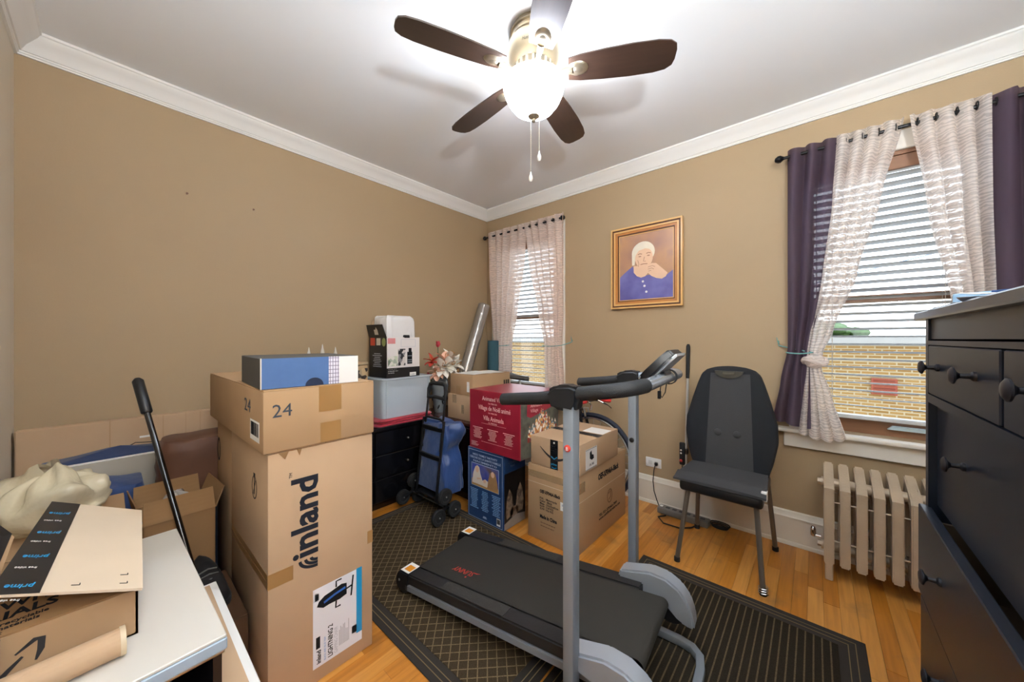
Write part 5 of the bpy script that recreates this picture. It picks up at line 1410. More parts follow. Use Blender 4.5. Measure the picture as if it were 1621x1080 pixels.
polys('printed_banner', Fr, [[(0.065, h - 0.14), (0.10, h - 0.155), (0.36, h - 0.11), (0.40, h - 0.09), (0.40, h - 0.01), (0.07, h - 0.01)]], CRIM, t, lift=0.0005)
text('Animated\nVillage', Fr, 0.10, h - 0.09, 0.034, PKI, t, width=0.12, lift=0.0012)
VIL = [mottled('gingerbread roof print', ['#b5763f', '#e8e0d2', '#8a3a2a', '#d7a45c', '#5f6f78', '#f0ece4'], 60, 0.35), mottled('candy wall print', ['#e9e2d6', '#a8403a', '#c99a62', '#6d8a94', '#ded3c0'], 75, 0.35)]
hs = []
rn = random.Random(11)
for k in range(9):
    x = 0.075 + k * 0.035; hh = 0.09 + 0.055 * math.exp(-((k - 4) / 2.2) ** 2) * 1.6 + rn.uniform(0, 0.02)
    hs.append([(x, 0.10), (x + 0.036, 0.10), (x + 0.036, 0.06 + hh), (x + 0.018, 0.085 + hh + 0.02), (x, 0.06 + hh)])
polys('printed_houses', Fr, hs[::2], VIL[0], t, lift=0.0006); polys('printed_houses', Fr, hs[1::2], VIL[1], t, lift=0.0010)
polys('printed_tower', Fr, [[(0.195, 0.12), (0.235, 0.12), (0.232, 0.24), (0.216, 0.31), (0.199, 0.24)]], VIL[0], t, lift=0.0014)
rects('printed_fence', Fr, [(0.07 + k * 0.012, 0.10, 0.077 + k * 0.012, 0.132) for k in range(28)], mat('red fence print', '#93382f', rough=0.4), t, lift=0.0018)

# ------------------------------------------------------------------ big shipping carton and smile carton
t, w, d, h = carton('shipping_carton', 'large brown shipping carton with stencilled text behind the treadmill post', 'box', (1.345, -0.978, 0.0), (1.703, -0.305, 0.462), CARD, tape=False)
F = face(w, d, h, 'front'); Fr = face(w, d, h, 'right')
text('OEF-XP046A-Black', F, 0.095, 0.300, 0.028, INK, t, width=0.150, bold=0.0012)
text('P.N.  : Motorcycle\nColor : Black\nMeas : 53x32x65cm\nN.W: 12.8 KG\nG.W: 14.6 KG', F, 0.095, 0.262, 0.017, INK, t, width=0.135, bold=0.0004)
text('Made in China', F, 0.095, 0.145, 0.030, INK, t, width=0.125, bold=0.0014)
lines(F, 0.10, 0.115, 0.14, 2, 0.02, 0.006, mat('faint ink', '#7a5c40', rough=0.8), t, 61)
rects('label_sticker', F, [(0.245, 0.235, 0.300, 0.285)], WHITE_PAPER, t); rects('label_print', F, [(0.255, 0.262, 0.285, 0.274), (0.262, 0.245, 0.292, 0.253)], mat('grey ink', '#b7bcc6'), t, lift=0.0005)
rects('crease_line', F, [(0.002, 0.352, w - 0.002, 0.3545)], CARDIN, t); rects('crease_line', Fr, [(0.002, 0.300, d - 0.002, 0.3025)], CARDIN, t)
rects('tape', F, [(0.002, 0.385, w - 0.002, 0.425)], CLEARTAPE, t); rects('tape', Fr, [(0.0, 0.35, 0.09, 0.41)], CLEARTAPE, t)
text('OEF-XP046A-Black', Fr, 0.255, 0.365, 0.050, INK, t, width=0.300, bold=0.0022)
text('TEL: 021-XP046A-7899\nwww.oefofficefurniture.com', Fr, 0.265, 0.130, 0.024, INK, t, width=0.31, bold=0.0006)
polys('printed_emblem', Fr, band(ell(0.42, 0.215, 0.035, 0.042, 20) + [(0.455, 0.215)], 0.008) + band([(0.40, 0.235), (0.435, 0.245), (0.43, 0.205), (0.405, 0.195)], 0.008), mat('faint ink', '#7a5c40'), t)
t, w, d, h = carton('smile_carton', 'brown carton with a curved arrow and black tape on the shipping carton', 'box', (1.362, -0.970, 0.463), (1.716, -0.460, 0.640), CARD2, tape=False, seam='x')
F = face(w, d, h, 'front'); Fr = face(w, d, h, 'right'); Ft = face(w, d, h, 'top')
BT = mat('black printed tape', '#16191e', rough=0.3); CY = mat('cyan ink', '#1c8fc4')
rects('printed_tape', F, [(0.150, 0.0, 0.205, h)], BT, t); rects('printed_tape', Ft, [(0.0, d / 2 - 0.03, w, d / 2 + 0.03)], BT, t); 
sm = [(0.075 + 0.21 * i / 14, 0.135 - 0.075 * math.sin(math.pi * (0.06 + 0.80 * i / 14))) for i in range(15)]
polys('printed_smile', F, band(sm, [0.002 + 0.014 * math.sin(math.pi * i / 14) for i in range(15)]) + [[(0.268, 0.092), (0.300, 0.102), (0.302, 0.070), (0.292, 0.086)]], mat('charcoal ink', '#2c2a2a', rough=0.7), t, lift=0.0006)
text('prime', F, 0.156, 0.024, 0.020, CY, t, width=0.042, bold=0.0003, lift=0.001)
polys('printed_swoosh', F, band([(0.156, 0.075), (0.178, 0.062), (0.200, 0.078)], 0.005) + band([(0.160, 0.012), (0.178, 0.006), (0.198, 0.014)], 0.004), CY, t, lift=0.0008)
lines(F, 0.157, 0.135, 0.04, 3, 0.012, 0.006, WHITE_PAPER, t, 71); polys('printed_dot', F, [ell(0.178, 0.160, 0.006, 0.006, 12)], WHITE_PAPER, t, lift=0.0008)
lines(Ft, 0.02, d / 2 - 0.004, 0.3, 2, 0.02, 0.008, WHITE_PAPER, t, 72)
rects('shipping_label', Ft, [(0.20, d / 2 + 0.045, 0.345, d / 2 + 0.175)], WHITE_PAPER, t)
rects('battery_label', Fr, [(0.065, 0.012, 0.205, 0.135)], WHITE_PAPER, t)
polys('battery_symbol', Fr, [[(0.115, 0.075), (0.115, 0.11), (0.135, 0.12), (0.14, 0.095), (0.16, 0.09), (0.165, 0.068), (0.14, 0.062)]], INK, t, lift=0.0005)
text('UN 3481', Fr, 0.110, 0.030, 0.022, INK, t, width=0.055, lift=0.0008)
rects('label_hatching', Fr, [(0.067 + k * 0.0125, 0.129, 0.073 + k * 0.0125, 0.134) for k in range(11)] + [(0.067 + k * 0.0125, 0.013, 0.073 + k * 0.0125, 0.018) for k in range(11)], INK, t, lift=0.0005)

# ------------------------------------------------------------------ shopping trolley with stair wheels
tr = thing('shopping_trolley', 'folding shopping trolley with blue bag and triple stair wheels', 'shopping trolley', (0.640, -1.225, 0.010))
TUBE = mat('black steel tube', '#141416', rough=0.35, metal=0.3)
def lean(z): return -0.045 + 0.115 * z / 0.9
hw = 0.118
fpts = lambda x: [(x, lean(z), z) for z in (0.13, 0.4, 0.63)]
for s in (-1, 1): MB().tube([(s * hw, lean(z), z) for z in (0.12, 0.35, 0.66)], 0.010, 10).build('frame_tube', TUBE, tr)
MB().tube([(-hw, lean(0.64), 0.62), (-hw * 0.92, lean(0.66) + 0.003, 0.655), (-hw * 0.6, lean(0.67), 0.668), (hw * 0.6, lean(0.67), 0.668), (hw * 0.92, lean(0.66) + 0.003, 0.655), (hw, lean(0.64), 0.62)], 0.009, 10).build('frame_top', TUBE, tr)
hd = [(-0.100, lean(0.45) + 0.006, 0.45), (-0.100, lean(0.80) + 0.006, 0.80), (-0.100, lean(0.86) + 0.006, 0.87), (-0.088, lean(0.90) + 0.006, 0.905), (-0.060, lean(0.91) + 0.006, 0.915), (0.060, lean(0.91) + 0.006, 0.915), (0.088, lean(0.90) + 0.006, 0.905), (0.100, lean(0.86) + 0.006, 0.87), (0.100, lean(0.80) + 0.006, 0.80), (0.100, lean(0.45) + 0.006, 0.45)]
MB().tube(hd, 0.008, 10).build('handle_loop', TUBE, tr)
MB().tube(hd[1:-1], [0.011, 0.015, 0.015, 0.015, 0.015, 0.015, 0.015, 0.011], 12).build('handle_grip', BLACKR, tr)
MB().tube([(-0.10, lean(0.81) + 0.004, 0.81), (0, lean(0.81), 0.818), (0.10, lean(0.81) + 0.004, 0.81)], 0.013, 10).build('handle_bar', BLACKR, tr)
for z in (0.595, 0.40):
    MB().b2((-hw - 0.008, lean(z) - 0.010, z - 0.018), (hw + 0.008, lean(z) + 0.010, z + 0.018), 0.005).build('cross_strap', BLACKP, tr)
BAGM = mat('blue nylon', '#1c3c70', rough=0.45, bump=0.7, bscale=14, sheen=0.3)
def sbag(s, t):
    a = 2 * math.pi * s; z = 0.165 + 0.47 * t
    ks = 1.0 - 0.10 * t + 0.05 * math.sin(3 * t)
    x = (0.150 * ks) * math.copysign(abs(math.cos(a)) ** 0.45, math.cos(a)) + 0.006 * math.sin(9 * a + 6 * t)
    yb = 0.105 * (1.05 - 0.25 * t)
    y = 0.115 + yb * math.copysign(abs(math.sin(a)) ** 0.45, math.sin(a)) * 0.95
    y = y + 0.03 * t
    if math.cos(a) > 0.3: x += 0.075 * math.exp(-((t - 0.9) / 0.12) ** 2) * max(0, math.sin(a * 0.9 + 0.6)) + 0.035 * (1 - t) - 0.035 * math.exp(-((t - 0.6) / 0.12) ** 2)
    nzb = mnoise.noise(Vector((x * 16, y * 16, z * 11))) * 0.016
    return Vector((x + nzb * math.cos(a), max(0.0, y - 0.035 + nzb * math.sin(a)) if math.sin(a) < 0 else y - 0.035 + nzb * math.sin(a), z + 0.012 * math.sin(4 * a) * t))
bb = MB().grid(sbag, 48, 24, wrap=True)
bb.grid(lambda s, t: Vector((sbag(s, 0).x * t, 0.08 + (sbag(s, 0).y - 0.08) * t, sbag(s, 0).z)), 48, 2, wrap=True).grid(lambda s, t: Vector((0.02 + (sbag(s, 1).x - 0.02) * t, 0.11 + (sbag(s, 1).y - 0.11) * t, sbag(s, 1).z - 0.015 * (1 - t))), 48, 2, wrap=True)
bb.build('bag', BAGM, tr, ang=70)
MB().tube([(-0.20, -0.010, 0.098), (0.20, -0.010, 0.098)], 0.006, 8).build('axle', STEEL, tr)
MB().tube([(-0.11, -0.03, 0.13), (-0.13, -0.015, 0.10)], 0.008, 8).tube([(0.11, -0.03, 0.13), (0.13, -0.015, 0.10)], 0.008, 8).b2((-0.12, -0.03, 0.125), (0.12, 0.17, 0.14), 0.003).build('base_shelf', TUBE, tr)
for s in (-1, 1):
    hub = MB()
    for k in range(3):
        a = R(90 + 120 * k + (6 if s > 0 else -14))
        hub.tube([(s * 0.196, -0.010, 0.098), (s * 0.196, -0.010 + 0.078 * math.cos(a), 0.098 + 0.078 * math.sin(a))], [0.014, 0.009], 8)
    hub.build('wheel_star', TUBE, tr)
    for k in range(3):
        a = R(90 + 120 * k + (6 if s > 0 else -14))
        c = (s * 0.203, -0.010 + 0.078 * math.cos(a), max(0.0545, 0.098 + 0.078 * math.sin(a)))
        MM = fr((c[0] - 0.014, c[1], c[2]), (0, 1, 0), (0, 0, 1))
        wl = MB().lathe([(0, 0.004), (0.030, 0.004), (0.034, 0.0), (0.050, 0.0), (0.054, 0.006), (0.054, 0.022), (0.050, 0.028), (0.034, 0.028), (0.030, 0.024), (0, 0.024)], 24, MM).build('wheel', BLACKR, tr)
        MB().ball((c[0] - 0.016, c[1], c[2]), 0.005, 8).ball((c[0] + 0.015, c[1], c[2]), 0.005, 8).split('wheel_bolt', STEEL, wl)

# ------------------------------------------------------------------ bicycle behind the cartons
bk = thing('bicycle', 'bicycle with red grips parked behind the cartons along the window wall', 'bicycle', (0, -0.235, 0))
TYRE = mat('black blue tyre', '#1b2233', rough=0.6); RIM = mat('silver rim', '#c8ccd0', rough=0.2, metal=0.9); FRM = mat('black bike frame', '#15151a', rough=0.3, coat=0.3)
def wheel(cx, nm):
    c = (cx, 0, 0.336)
    ring = lambda r: [(cx + r * math.cos(a), 0, 0.336 + r * math.sin(a)) for a in [2 * math.pi * i / 64 for i in range(64)]]
    ty = MB().tube(ring(0.318), 0.0175, 10, closed=True).build('tyre', TYRE, bk)
    MB().tube(ring(0.293), 0.010, 8, closed=True).build('rim', RIM, ty)
    b = MB()
    for i in range(28):
        a = 2 * math.pi * i / 28; b.tube([(cx, (0.02 if i % 2 else -0.02), 0.336), (cx + 0.29 * math.cos(a), 0, 0.336 + 0.29 * math.sin(a))], 0.0012, 4, cap=False)
    b.tube([(cx, -0.04, 0.336), (cx, 0.04, 0.336)], 0.018, 12)
    b.build('spokes', STEEL, ty)
wheel(1.415, 'f'); wheel(0.42, 'r')
hdx, hdz = 1.255, 0.80
b = MB()
b.tube([(0.85, 0, 0.30), (0.665, 0, 0.80)], 0.016, 12).tube([(0.70, 0, 0.68), (1.285, 0, 0.68)], 0.015, 12).tube([(0.85, 0, 0.30), (1.30, 0, 0.62)], 0.018, 12)
for s in (-1, 1): b.tube([(0.85, 0, 0.30), (0.42, s * 0.055, 0.336)], 0.009, 8).tube([(0.69, 0, 0.72), (0.42, s * 0.055, 0.336)], 0.008, 8)
b.tube([(1.275, 0, 0.72), (1.31, 0, 0.60)], 0.020, 12)
b.build('frame', FRM, bk)
b = MB()
for s in (-1, 1): b.tube([(1.31, s * 0.035, 0.68), (1.36, s * 0.05, 0.48), (1.415, s * 0.052, 0.336)], 0.011, 10)
b.tube([(1.31, -0.035, 0.685), (1.31, 0.035, 0.685)], 0.014, 10)
b.build('fork', FRM, bk)
MB().tube([(1.275, 0, 0.72), (1.265, 0, 0.765), (1.40, 0, 0.775)], 0.013, 10).build('stem', FRM, bk)
ha, hb = Vector((1.405, -0.235, 0.775)), Vector((1.480, 0.150, 0.755)); mid = Vector((1.42, 0, 0.775))
MB().tube([ha, mid, hb], 0.011, 10).build('handlebar', BLACKP, bk)
REDG = mat('red rubber grip', '#c22a2e', rough=0.5)
for e in (ha, hb):
    d_ = (mid - e).normalized(); MB().tube([e, e + d_ * 0.11], 0.017, 12).build('grip', REDG, bk)
    q = e + d_ * 0.13
    MB().tube([q, q + Vector((0.03, 0, -0.01)), q + Vector((0.06, 0, -0.03)) - d_ * 0.03, q + Vector((0.07, 0, -0.055)) - d_ * 0.06], [0.008, 0.007, 0.006, 0.004], 8).build('brake_lever', CHROME, bk)
b = MB().tube([(1.33, 0, 0.70), (1.35, -0.03, 0.695), (1.36, -0.028, 0.64)], 0.008, 8).tube([(1.33, 0, 0.70), (1.35, 0.03, 0.695), (1.36, 0.028, 0.64)], 0.008, 8).build('rim_brake', STEEL, bk)
MB().tube([(0.70, 0, 0.72), (0.655, 0, 0.865)], 0.013, 10).build('seat_post', STEEL, bk)
def sad(s, t):
    a = 2 * math.pi * s; x = 0.500 + 0.27 * t; wv = 0.072 * (1 - t) ** 0.9 + 0.018
    if t < 0.06: wv *= (t / 0.06) ** 0.5
    if t > 0.95: wv *= ((1 - t) / 0.05) ** 0.5
    return Vector((x, wv * math.cos(a), 0.895 + 0.020 * math.sin(a) * (1 if math.sin(a) > 0 else 1.2) + 0.02 * (1 - t) ** 3 - 0.005 * t))
MB().grid(sad, 20, 20, wrap=True).build('saddle', mat('grey brown saddle', '#4a443f', rough=0.5), bk, ang=60)
b = MB().tube([(0.85, -0.05, 0.30), (0.85, 0.05, 0.30)], 0.02, 12).tube([(0.85, -0.055, 0.30), (0.93, -0.06, 0.18)], 0.009, 8).tube([(0.85, 0.055, 0.30), (0.77, 0.06, 0.42)], 0.009, 8)
b.tube([(0.85 + 0.09 * math.cos(a), -0.04, 0.30 + 0.09 * math.sin(a)) for a in [2 * math.pi * i / 24 for i in range(24)]], 0.006, 6, closed=True)
b.build('crankset', STEEL, bk)
for s, x, z in ((-1, 0.93, 0.18), (1, 0.77, 0.42)): MB().b2((x - 0.045, s * 0.085 - 0.025, z - 0.012), (x + 0.045, s * 0.085 + 0.025, z + 0.012), 0.004).build('pedal', BLACKP, bk)
MB().tube([(0.90, -0.10, 0.27), (0.90, -0.14, 0.02), (0.90, -0.15, 0.004)], [0.007, 0.007, 0.012], 8).tube([(0.86, -0.02, 0.30), (0.90, -0.10, 0.27)], 0.007, 8).build('kickstand', STEEL, bk)

# ------------------------------------------------------------------ rolls in the corner
def roll(nm, label, cat, p0, p1, r, m, mi, layers=4):
    o = thing(nm, label, cat, p0)
    d = Vector(p1) - Vector(p0); Lh = d.length
    q = Vector((0, 0, 1)).rotation_difference(d.normalized()).to_matrix().to_4x4()
    sp_ = []
    MB().lathe([(r * 0.93, 0), (r, 0.004), (r, Lh - 0.004), (r * 0.93, Lh)], 32, q).build('outer_layer', m, o)
    b = MB()
    for k in range(layers):
        ri = r * (0.93 - 0.17 * k)
        b.lathe([(ri, 0.003 + 0.004 * (k % 2)), (ri, Lh - 0.002 - 0.005 * (k % 2)), (ri - r * 0.15, Lh - 0.002 - 0.005 * (k % 2)), (ri - r * 0.15, 0.003), (ri, 0.003 + 0.004 * (k % 2))], 28, q)
    b.build('inner_layers', mi, o)
    return o, q, Lh
SILV = mat('silver foil wrap', '#9d968f', rough=0.28, metal=0.55, bump=0.5, bscale=22)
o, q, Lh = roll('foil_wrapped_roll', 'tall silver foil wrapped roll leaning in the far corner', 'roll', (0.105, -0.515, 0.645), (0.105, -0.150, 1.600), 0.060, SILV, mat('grey foam', '#7a7672', rough=0.8))
MB().ball((0, 0, 0), 0.062, 16, (1, 1, 0.35)).build('crumpled_end', SILV, o).matrix_local = q @ Matrix.Translation((0, 0, Lh))
roll('yoga_mat', 'rolled teal mat standing in the corner behind the silver roll', 'mat roll', (0.235, -0.150, 0.0), (0.235, -0.148, 1.235), 0.057, mat('teal foam', '#2f5560', rough=0.8, bump=0.2, bscale=150), mat('dark teal foam', '#21414b', rough=0.85))
# ------------------------------------------------------------------ the pile in the left corner
t = thing('flat_carton', 'long flat brown carton leaning along the tan wall', 'box', (0.055, -2.655, 0.0))
w, d, h = 0.055, 0.69, 0.842
MB().b2((-w / 2 + 0.004, -d / 2, 0.0), (w / 2, d / 2, h), 0.003).build('carton_body', CARD2, t)
F = face(w, d, h, 'right')
rects('fold_line', F, [(0.272, 0.0, 0.276, h), (0.46, 0.0, 0.463, h), (0.55, 0, 0.552, h), (0.61, 0, 0.612, h)], CARD, t)
text('L Ol', F, 0.395, h - 0.20, 0.055, INK, t, width=0.10)
polys('printed_roof', F, band([(0.262, h - 0.18), (0.36, h - 0.125), (0.46, h - 0.14)], 0.004), INK, t)
rects('tape', F, [(0.375, h - 0.105, 0.42, h - 0.095), (0.06, h - 0.185, 0.13, h - 0.175)], WHITE_PAPER, t)
# navy quilt and board
NAVQ = mat('navy quilted cloth', '#2b3a5c', rough=0.85, bump=0.5, bscale=20, sheen=0.2)
BLUQ = mat('blue denim cloth', '#2f4675', rough=0.85, bump=0.6, bscale=14, sheen=0.2)
def softbox(nm, label, cat, lo, hi, m, part, amp=0.01, sd=0, rnd=0.25):
    o = thing(nm, label, cat, ((lo[0] + hi[0]) / 2, (lo[1] + hi[1]) / 2, lo[2]))
    hx, hy, hz = (hi[0] - lo[0]) / 2, (hi[1] - lo[1]) / 2, hi[2] - lo[2]
    def f(s, t):
        a = 2 * math.pi * s; k = t * 5
        prof = [(0.0, 0.0), (0.96, 0.0), (1.0, 0.06), (1.0, 0.72), (0.93, 0.95), (0.0, 1.0)]
        i = min(4, int(k)); u = k - i
        r = prof[i][0] + (prof[i + 1][0] - prof[i][0]) * u; z = prof[i][1] + (prof[i + 1][1] - prof[i][1]) * u
        x = hx * r * math.copysign(abs(math.cos(a)) ** rnd, math.cos(a)); y = hy * r * math.copysign(abs(math.sin(a)) ** rnd, math.sin(a))
        nzv = amp * mnoise.noise(Vector((x * 9 + sd, y * 9, z * 6)))
        return Vector((x + nzv * r, y + nzv * r, max(0, hz * z + (nzv if z > 0.5 else 0))))
    MB().grid(f, 48, 25, wrap=True).build(part, m, o, ang=70)
    return o
softbox('folded_quilt', 'navy blue quilt folded against the flat carton', 'quilt', (0.095, -2.945, 0.0), (0.225, -2.44, 0.730), NAVQ, 'quilt_cloth', 0.008, 1)
softbox('denim_bundle', 'blue denim cloth bundle below the pale board', 'bundle', (0.30, -2.95, 0.0), (0.52, -2.62, 0.655), BLUQ, 'bundle_cloth', 0.014, 5)
bd = thing('pale_board', 'long pale grey board lying across the blue cloths', 'board', (0.262, -2.745, 0.0))
MB().box((0, 0, 0.345), (0.022, 0.40, 0.69), 0.002).build('board_panel', mat('pale grey laminate', '#b3ab9c', rough=0.5), bd)
MB().box((0, 0, 0.6925), (0.024, 0.40, 0.004), 0.001).build('board_edge', WHITE_PAPER, bd)
# brown cushion on a navy storage bin
sb = thing('storage_cube', 'dark navy fabric storage cube under the brown suede cushion', 'storage cube', (0.395, -2.32, 0.0))
MB().b2((-0.105, -0.26, 0.0), (0.105, 0.26, 0.50), 0.012, 2).build('cube_body', mat('dark navy fabric', '#1b2233', rough=0.9), sb)
MB().b2((-0.108, -0.263, 0.50), (0.108, 0.263, 0.530), 0.010, 2).build('cube_lid', mat('dark navy fabric', '#1b2233'), sb)
softbox('suede_cushion', 'brown suede cushion on the navy storage cube', 'cushion', (0.285, -2.585, 0.531), (0.505, -2.06, 0.785), mat('brown suede', '#5e3b28', rough=0.6, var=0.25, vscale=9, sheen=0.05), 'cushion_cover', 0.012, 9, 0.5)
# open carton with film
def open_carton(nm, label, lo, hi, m, flap=0.09, rz=0, angs=(25, 30, 35, 20)):
    w, d, h = hi[0] - lo[0], hi[1] - lo[1], hi[2] - lo[2]; tk = 0.004
    o = thing(nm, label, 'box', ((lo[0] + hi[0]) / 2, (lo[1] + hi[1]) / 2, lo[2]), rz)
    b = MB()
    b.b2((-w / 2, -d / 2, 0), (w / 2, d / 2, tk)); b.b2((-w / 2, -d / 2, 0), (-w / 2 + tk, d / 2, h)); b.b2((w / 2 - tk, -d / 2, 0), (w / 2, d / 2, h)); b.b2((-w / 2, -d / 2, 0), (w / 2, -d / 2 + tk, h)); b.b2((-w / 2, d / 2 - tk, 0), (w / 2, d / 2, h))
    b.build('carton_body', m, o, smooth=False)
    for k, (ox, oy, ux, uy, ln) in enumerate(((0, -d / 2, 1, 0, w), (w / 2, 0, 0, 1, d), (0, d / 2, -1, 0, w), (-w / 2, 0, 0, -1, d))):
        n_ = Vector((uy, -ux, 0)); a = R(angs[k]); v = Vector((0, 0, math.cos(a))) + n_ * math.sin(a)
        MB().prism([(-ln / 2, 0), (ln / 2, 0), (ln / 2 - 0.004, flap), (-ln / 2 + 0.004, flap)], 0.004, fr((ox, oy, h), (ux, uy, 0), v)).build('open_flap', m, o, smooth=False)
    return o
FILM = film_mat('clear plastic film', '#dedad4', 0.12, 0.45)
oc = open_carton('open_carton', 'open brown carton with clear film behind the white cabinet', (0.555, -2.655, 0.0), (0.800, -2.440, 0.535), CARD3, 0.085, 4, (10, -15, 20, 15))
def film(s, t):
    a = 2 * math.pi * s; r = 1 - t
    return Vector((0.10 * r * math.cos(a) + 0.012 * math.sin(7 * a), 0.085 * r * math.sin(a) + 0.012 * math.cos(5 * a), 0.49 + 0.10 * (1 - r * r) + 0.022 * math.sin(5 * a + 4 * t)))
MB().grid(film, 40, 8, wrap=True).build('plastic_film', FILM, oc, ang=80)
# bag on a carton at the very left
bc, w, d, h = carton('low_carton', 'brown carton under the yellowish plastic bag in the corner', 'box', (0.650, -2.985, 0.0), (1.055, -2.690, 0.640), CARD, tape=False)
pb = thing('plastic_bag', 'crumpled yellowish translucent plastic bag in the left corner', 'plastic bag', (0.87, -2.845, 0.6405))
def crump(s, t):
    a = 2 * math.pi * s; k = math.sin(math.pi * min(0.999, 0.04 + 0.93 * t)) ** 0.6
    n_ = mnoise.noise(Vector((math.cos(a) * 2.1, math.sin(a) * 2.1, t * 4))) * 0.045
    lip = 0.05 * max(0, t - 0.6)
    return Vector(((0.150 * k + n_) * math.cos(a), (0.120 * k + n_) * math.sin(a), max(0.001, 0.19 * t + n_ * 0.7 * (t > 0.15) + 0.025 * math.sin(2 * a + 1) * t)))
MB().grid(crump, 48, 18, wrap=True).build('bag_film', mat('yellowish film', '#dfd3b4', rough=0.22, alpha=0.72, bump=0.8, bscale=16, spec=0.6), pb, ang=80)
# black walking stick
ps_, pe_ = Vector((0.985, -2.505, 0.285)), Vector((0.527, -2.650, 1.080))
dv = (pe_ - ps_).normalized()
wk = thing('walking_stick', 'black stick with a rubber grip leaning over the pile', 'stick', tuple(ps_))
MB().tube([(0, 0, 0), tuple(dv * ((pe_ - ps_).length - 0.15))], 0.0105, 12).build('shaft', mat('glossy black tube', '#141011', rough=0.15, coat=0.4), wk)
ll = (pe_ - ps_).length
MB().tube([tuple(dv * (ll - 0.165)), tuple(dv * (ll - 0.16)), tuple(dv * (ll - 0.012)), tuple(dv * ll)], [0.015, 0.0185, 0.0185, 0.010], 14).build('grip', BLACKP, wk)
MB().tube([tuple(dv * -0.012), tuple(dv * 0.03)], 0.013, 10).build('rubber_tip', BLACKR, wk)
# low dark carton with shoes
carton('low_carton', 'dark low carton between the white cabinet and the tall cartons', 'box', (0.815, -2.545, 0.0), (1.185, -2.400, 0.262), cardboard('very dark kraft', '#513826'), tape=False)
SHOE = mat('grey black shoe mesh', '#191819', rough=0.7, var=0.2, vscale=30)
def shoe(x, y, z, rz, label):
    o = thing('shoe', label, 'shoe', (x, y, z), rz, 'pair of dark shoes')
    def up(s, t):
        a = math.pi * s; lx = -0.13 + 0.26 * t
        wv = (0.040 + 0.010 * math.sin(math.pi * t)) * (1 - max(0, t - 0.88) ** 2 * 55) * (1 - max(0, 0.08 - t) ** 2 * 90)
        hh = 0.085 - 0.05 * max(0, t - 0.30) / 0.7 if t > 0.30 else 0.085
        return Vector((lx, wv * math.cos(a), 0.022 + hh * math.sin(a) ** 0.7))
    MB().grid(up, 14, 20).build('upper', SHOE, o, ang=70)
    MB().prism([(-0.135 + 0.27 * t, (0.046 + 0.008 * math.sin(math.pi * t)) * (1 - max(0, t - 0.85) ** 2 * 40)) for t in [i / 12 for i in range(13)]] + [(-0.135 + 0.27 * t, -(0.046 + 0.008 * math.sin(math.pi * t)) * (1 - max(0, t - 0.85) ** 2 * 40)) for t in [i / 12 for i in range(12, -1, -1)]], 0.024).build('sole', mat('shoe sole', '#2b2a29', rough=0.8), o)
    b = MB()
    for k in range(4): b.tube([(-0.01 + k * 0.02, -0.028, 0.09 - k * 0.010), (0.0 + k * 0.02, 0, 0.103 - k * 0.011), (-0.01 + k * 0.02, 0.028, 0.09 - k * 0.010)], 0.003, 5)
    b.build('laces', mat('grey lace', '#6b6966', rough=0.8), o)
shoe(0.965, -2.480, 0.2625, 4, 'dark shoe nearest the tall carton, low in the shadow'); 
# white edged flat box beside the cabinet
t = thing('slim_carton', 'slim tan carton with white edges and round mark beside the cabinet', 'box', (1.50, -2.530, 0.0))
w, d, h = 0.52, 0.062, 0.455
MB().b2((-w / 2, -d / 2, 0.0), (w / 2, d / 2, h), 0.002).build('carton_body', WHITE_PAPER, t)
Ft = face(w, d, h, 'top'); rects('tan_panel', Ft, [(0.012, 0.002, w - 0.012, d - 0.018)], CARD2, t)
polys('printed_round_mark', Ft, band(ell(0.28, 0.020, 0.034, 0.015, 22) + [(0.314, 0.020)], 0.003) + band([(0.258, 0.02), (0.27, 0.026), (0.28, 0.015), (0.29, 0.027), (0.302, 0.018)], 0.003), INK, t, lift=0.0006)
# white topped cabinet in the foreground
cb = thing('white_topped_cabinet', 'white topped cabinet with a dark open front in the foreground', 'cabinet', (1.415, -2.785, 0.0), 1.5)
WTOP = mat('cream white laminate', '#d3cec4', rough=0.4, var=0.03, vscale=6)
DKC = mat('black brown cabinet', '#1a1416', rough=0.35)
b = MB()
b.b2((-0.33, -0.20, 0.0), (0.33, -0.185, 0.565)); b.b2((-0.33, 0.195, 0.0), (0.33, 0.21, 0.565)); b.b2((-0.33, -0.2, 0.0), (-0.315, 0.21, 0.565)); b.b2((-0.33, -0.2, 0.0), (0.33, 0.21, 0.03)); b.b2((-0.33, -0.2, 0.30), (0.31, 0.21, 0.315))
b.build('carcass', DKC, cb, smooth=False)
MB().b2((-0.340, -0.210, 0.568), (0.340, 0.218, 0.592), 0.002).build('cabinet_core', mat('blue grey edge band', '#9fb0bf', rough=0.4), cb)
MB().b2((-0.339, -0.209, 0.592), (0.338, 0.217, 0.600), 0.002).build('cabinet_top', WTOP, cb)
MB().b2((0.320, -0.205, 0.560), (0.336, 0.214, 0.566), 0.001).build('metal_lip', STEEL, cb)
bx_ = MB().b2((-0.05, -0.10, 0.316), (0.26, 0.14, 0.50), 0.006).build('inner_tray', mat('grey violet plastic', '#77737f', rough=0.4), cb)
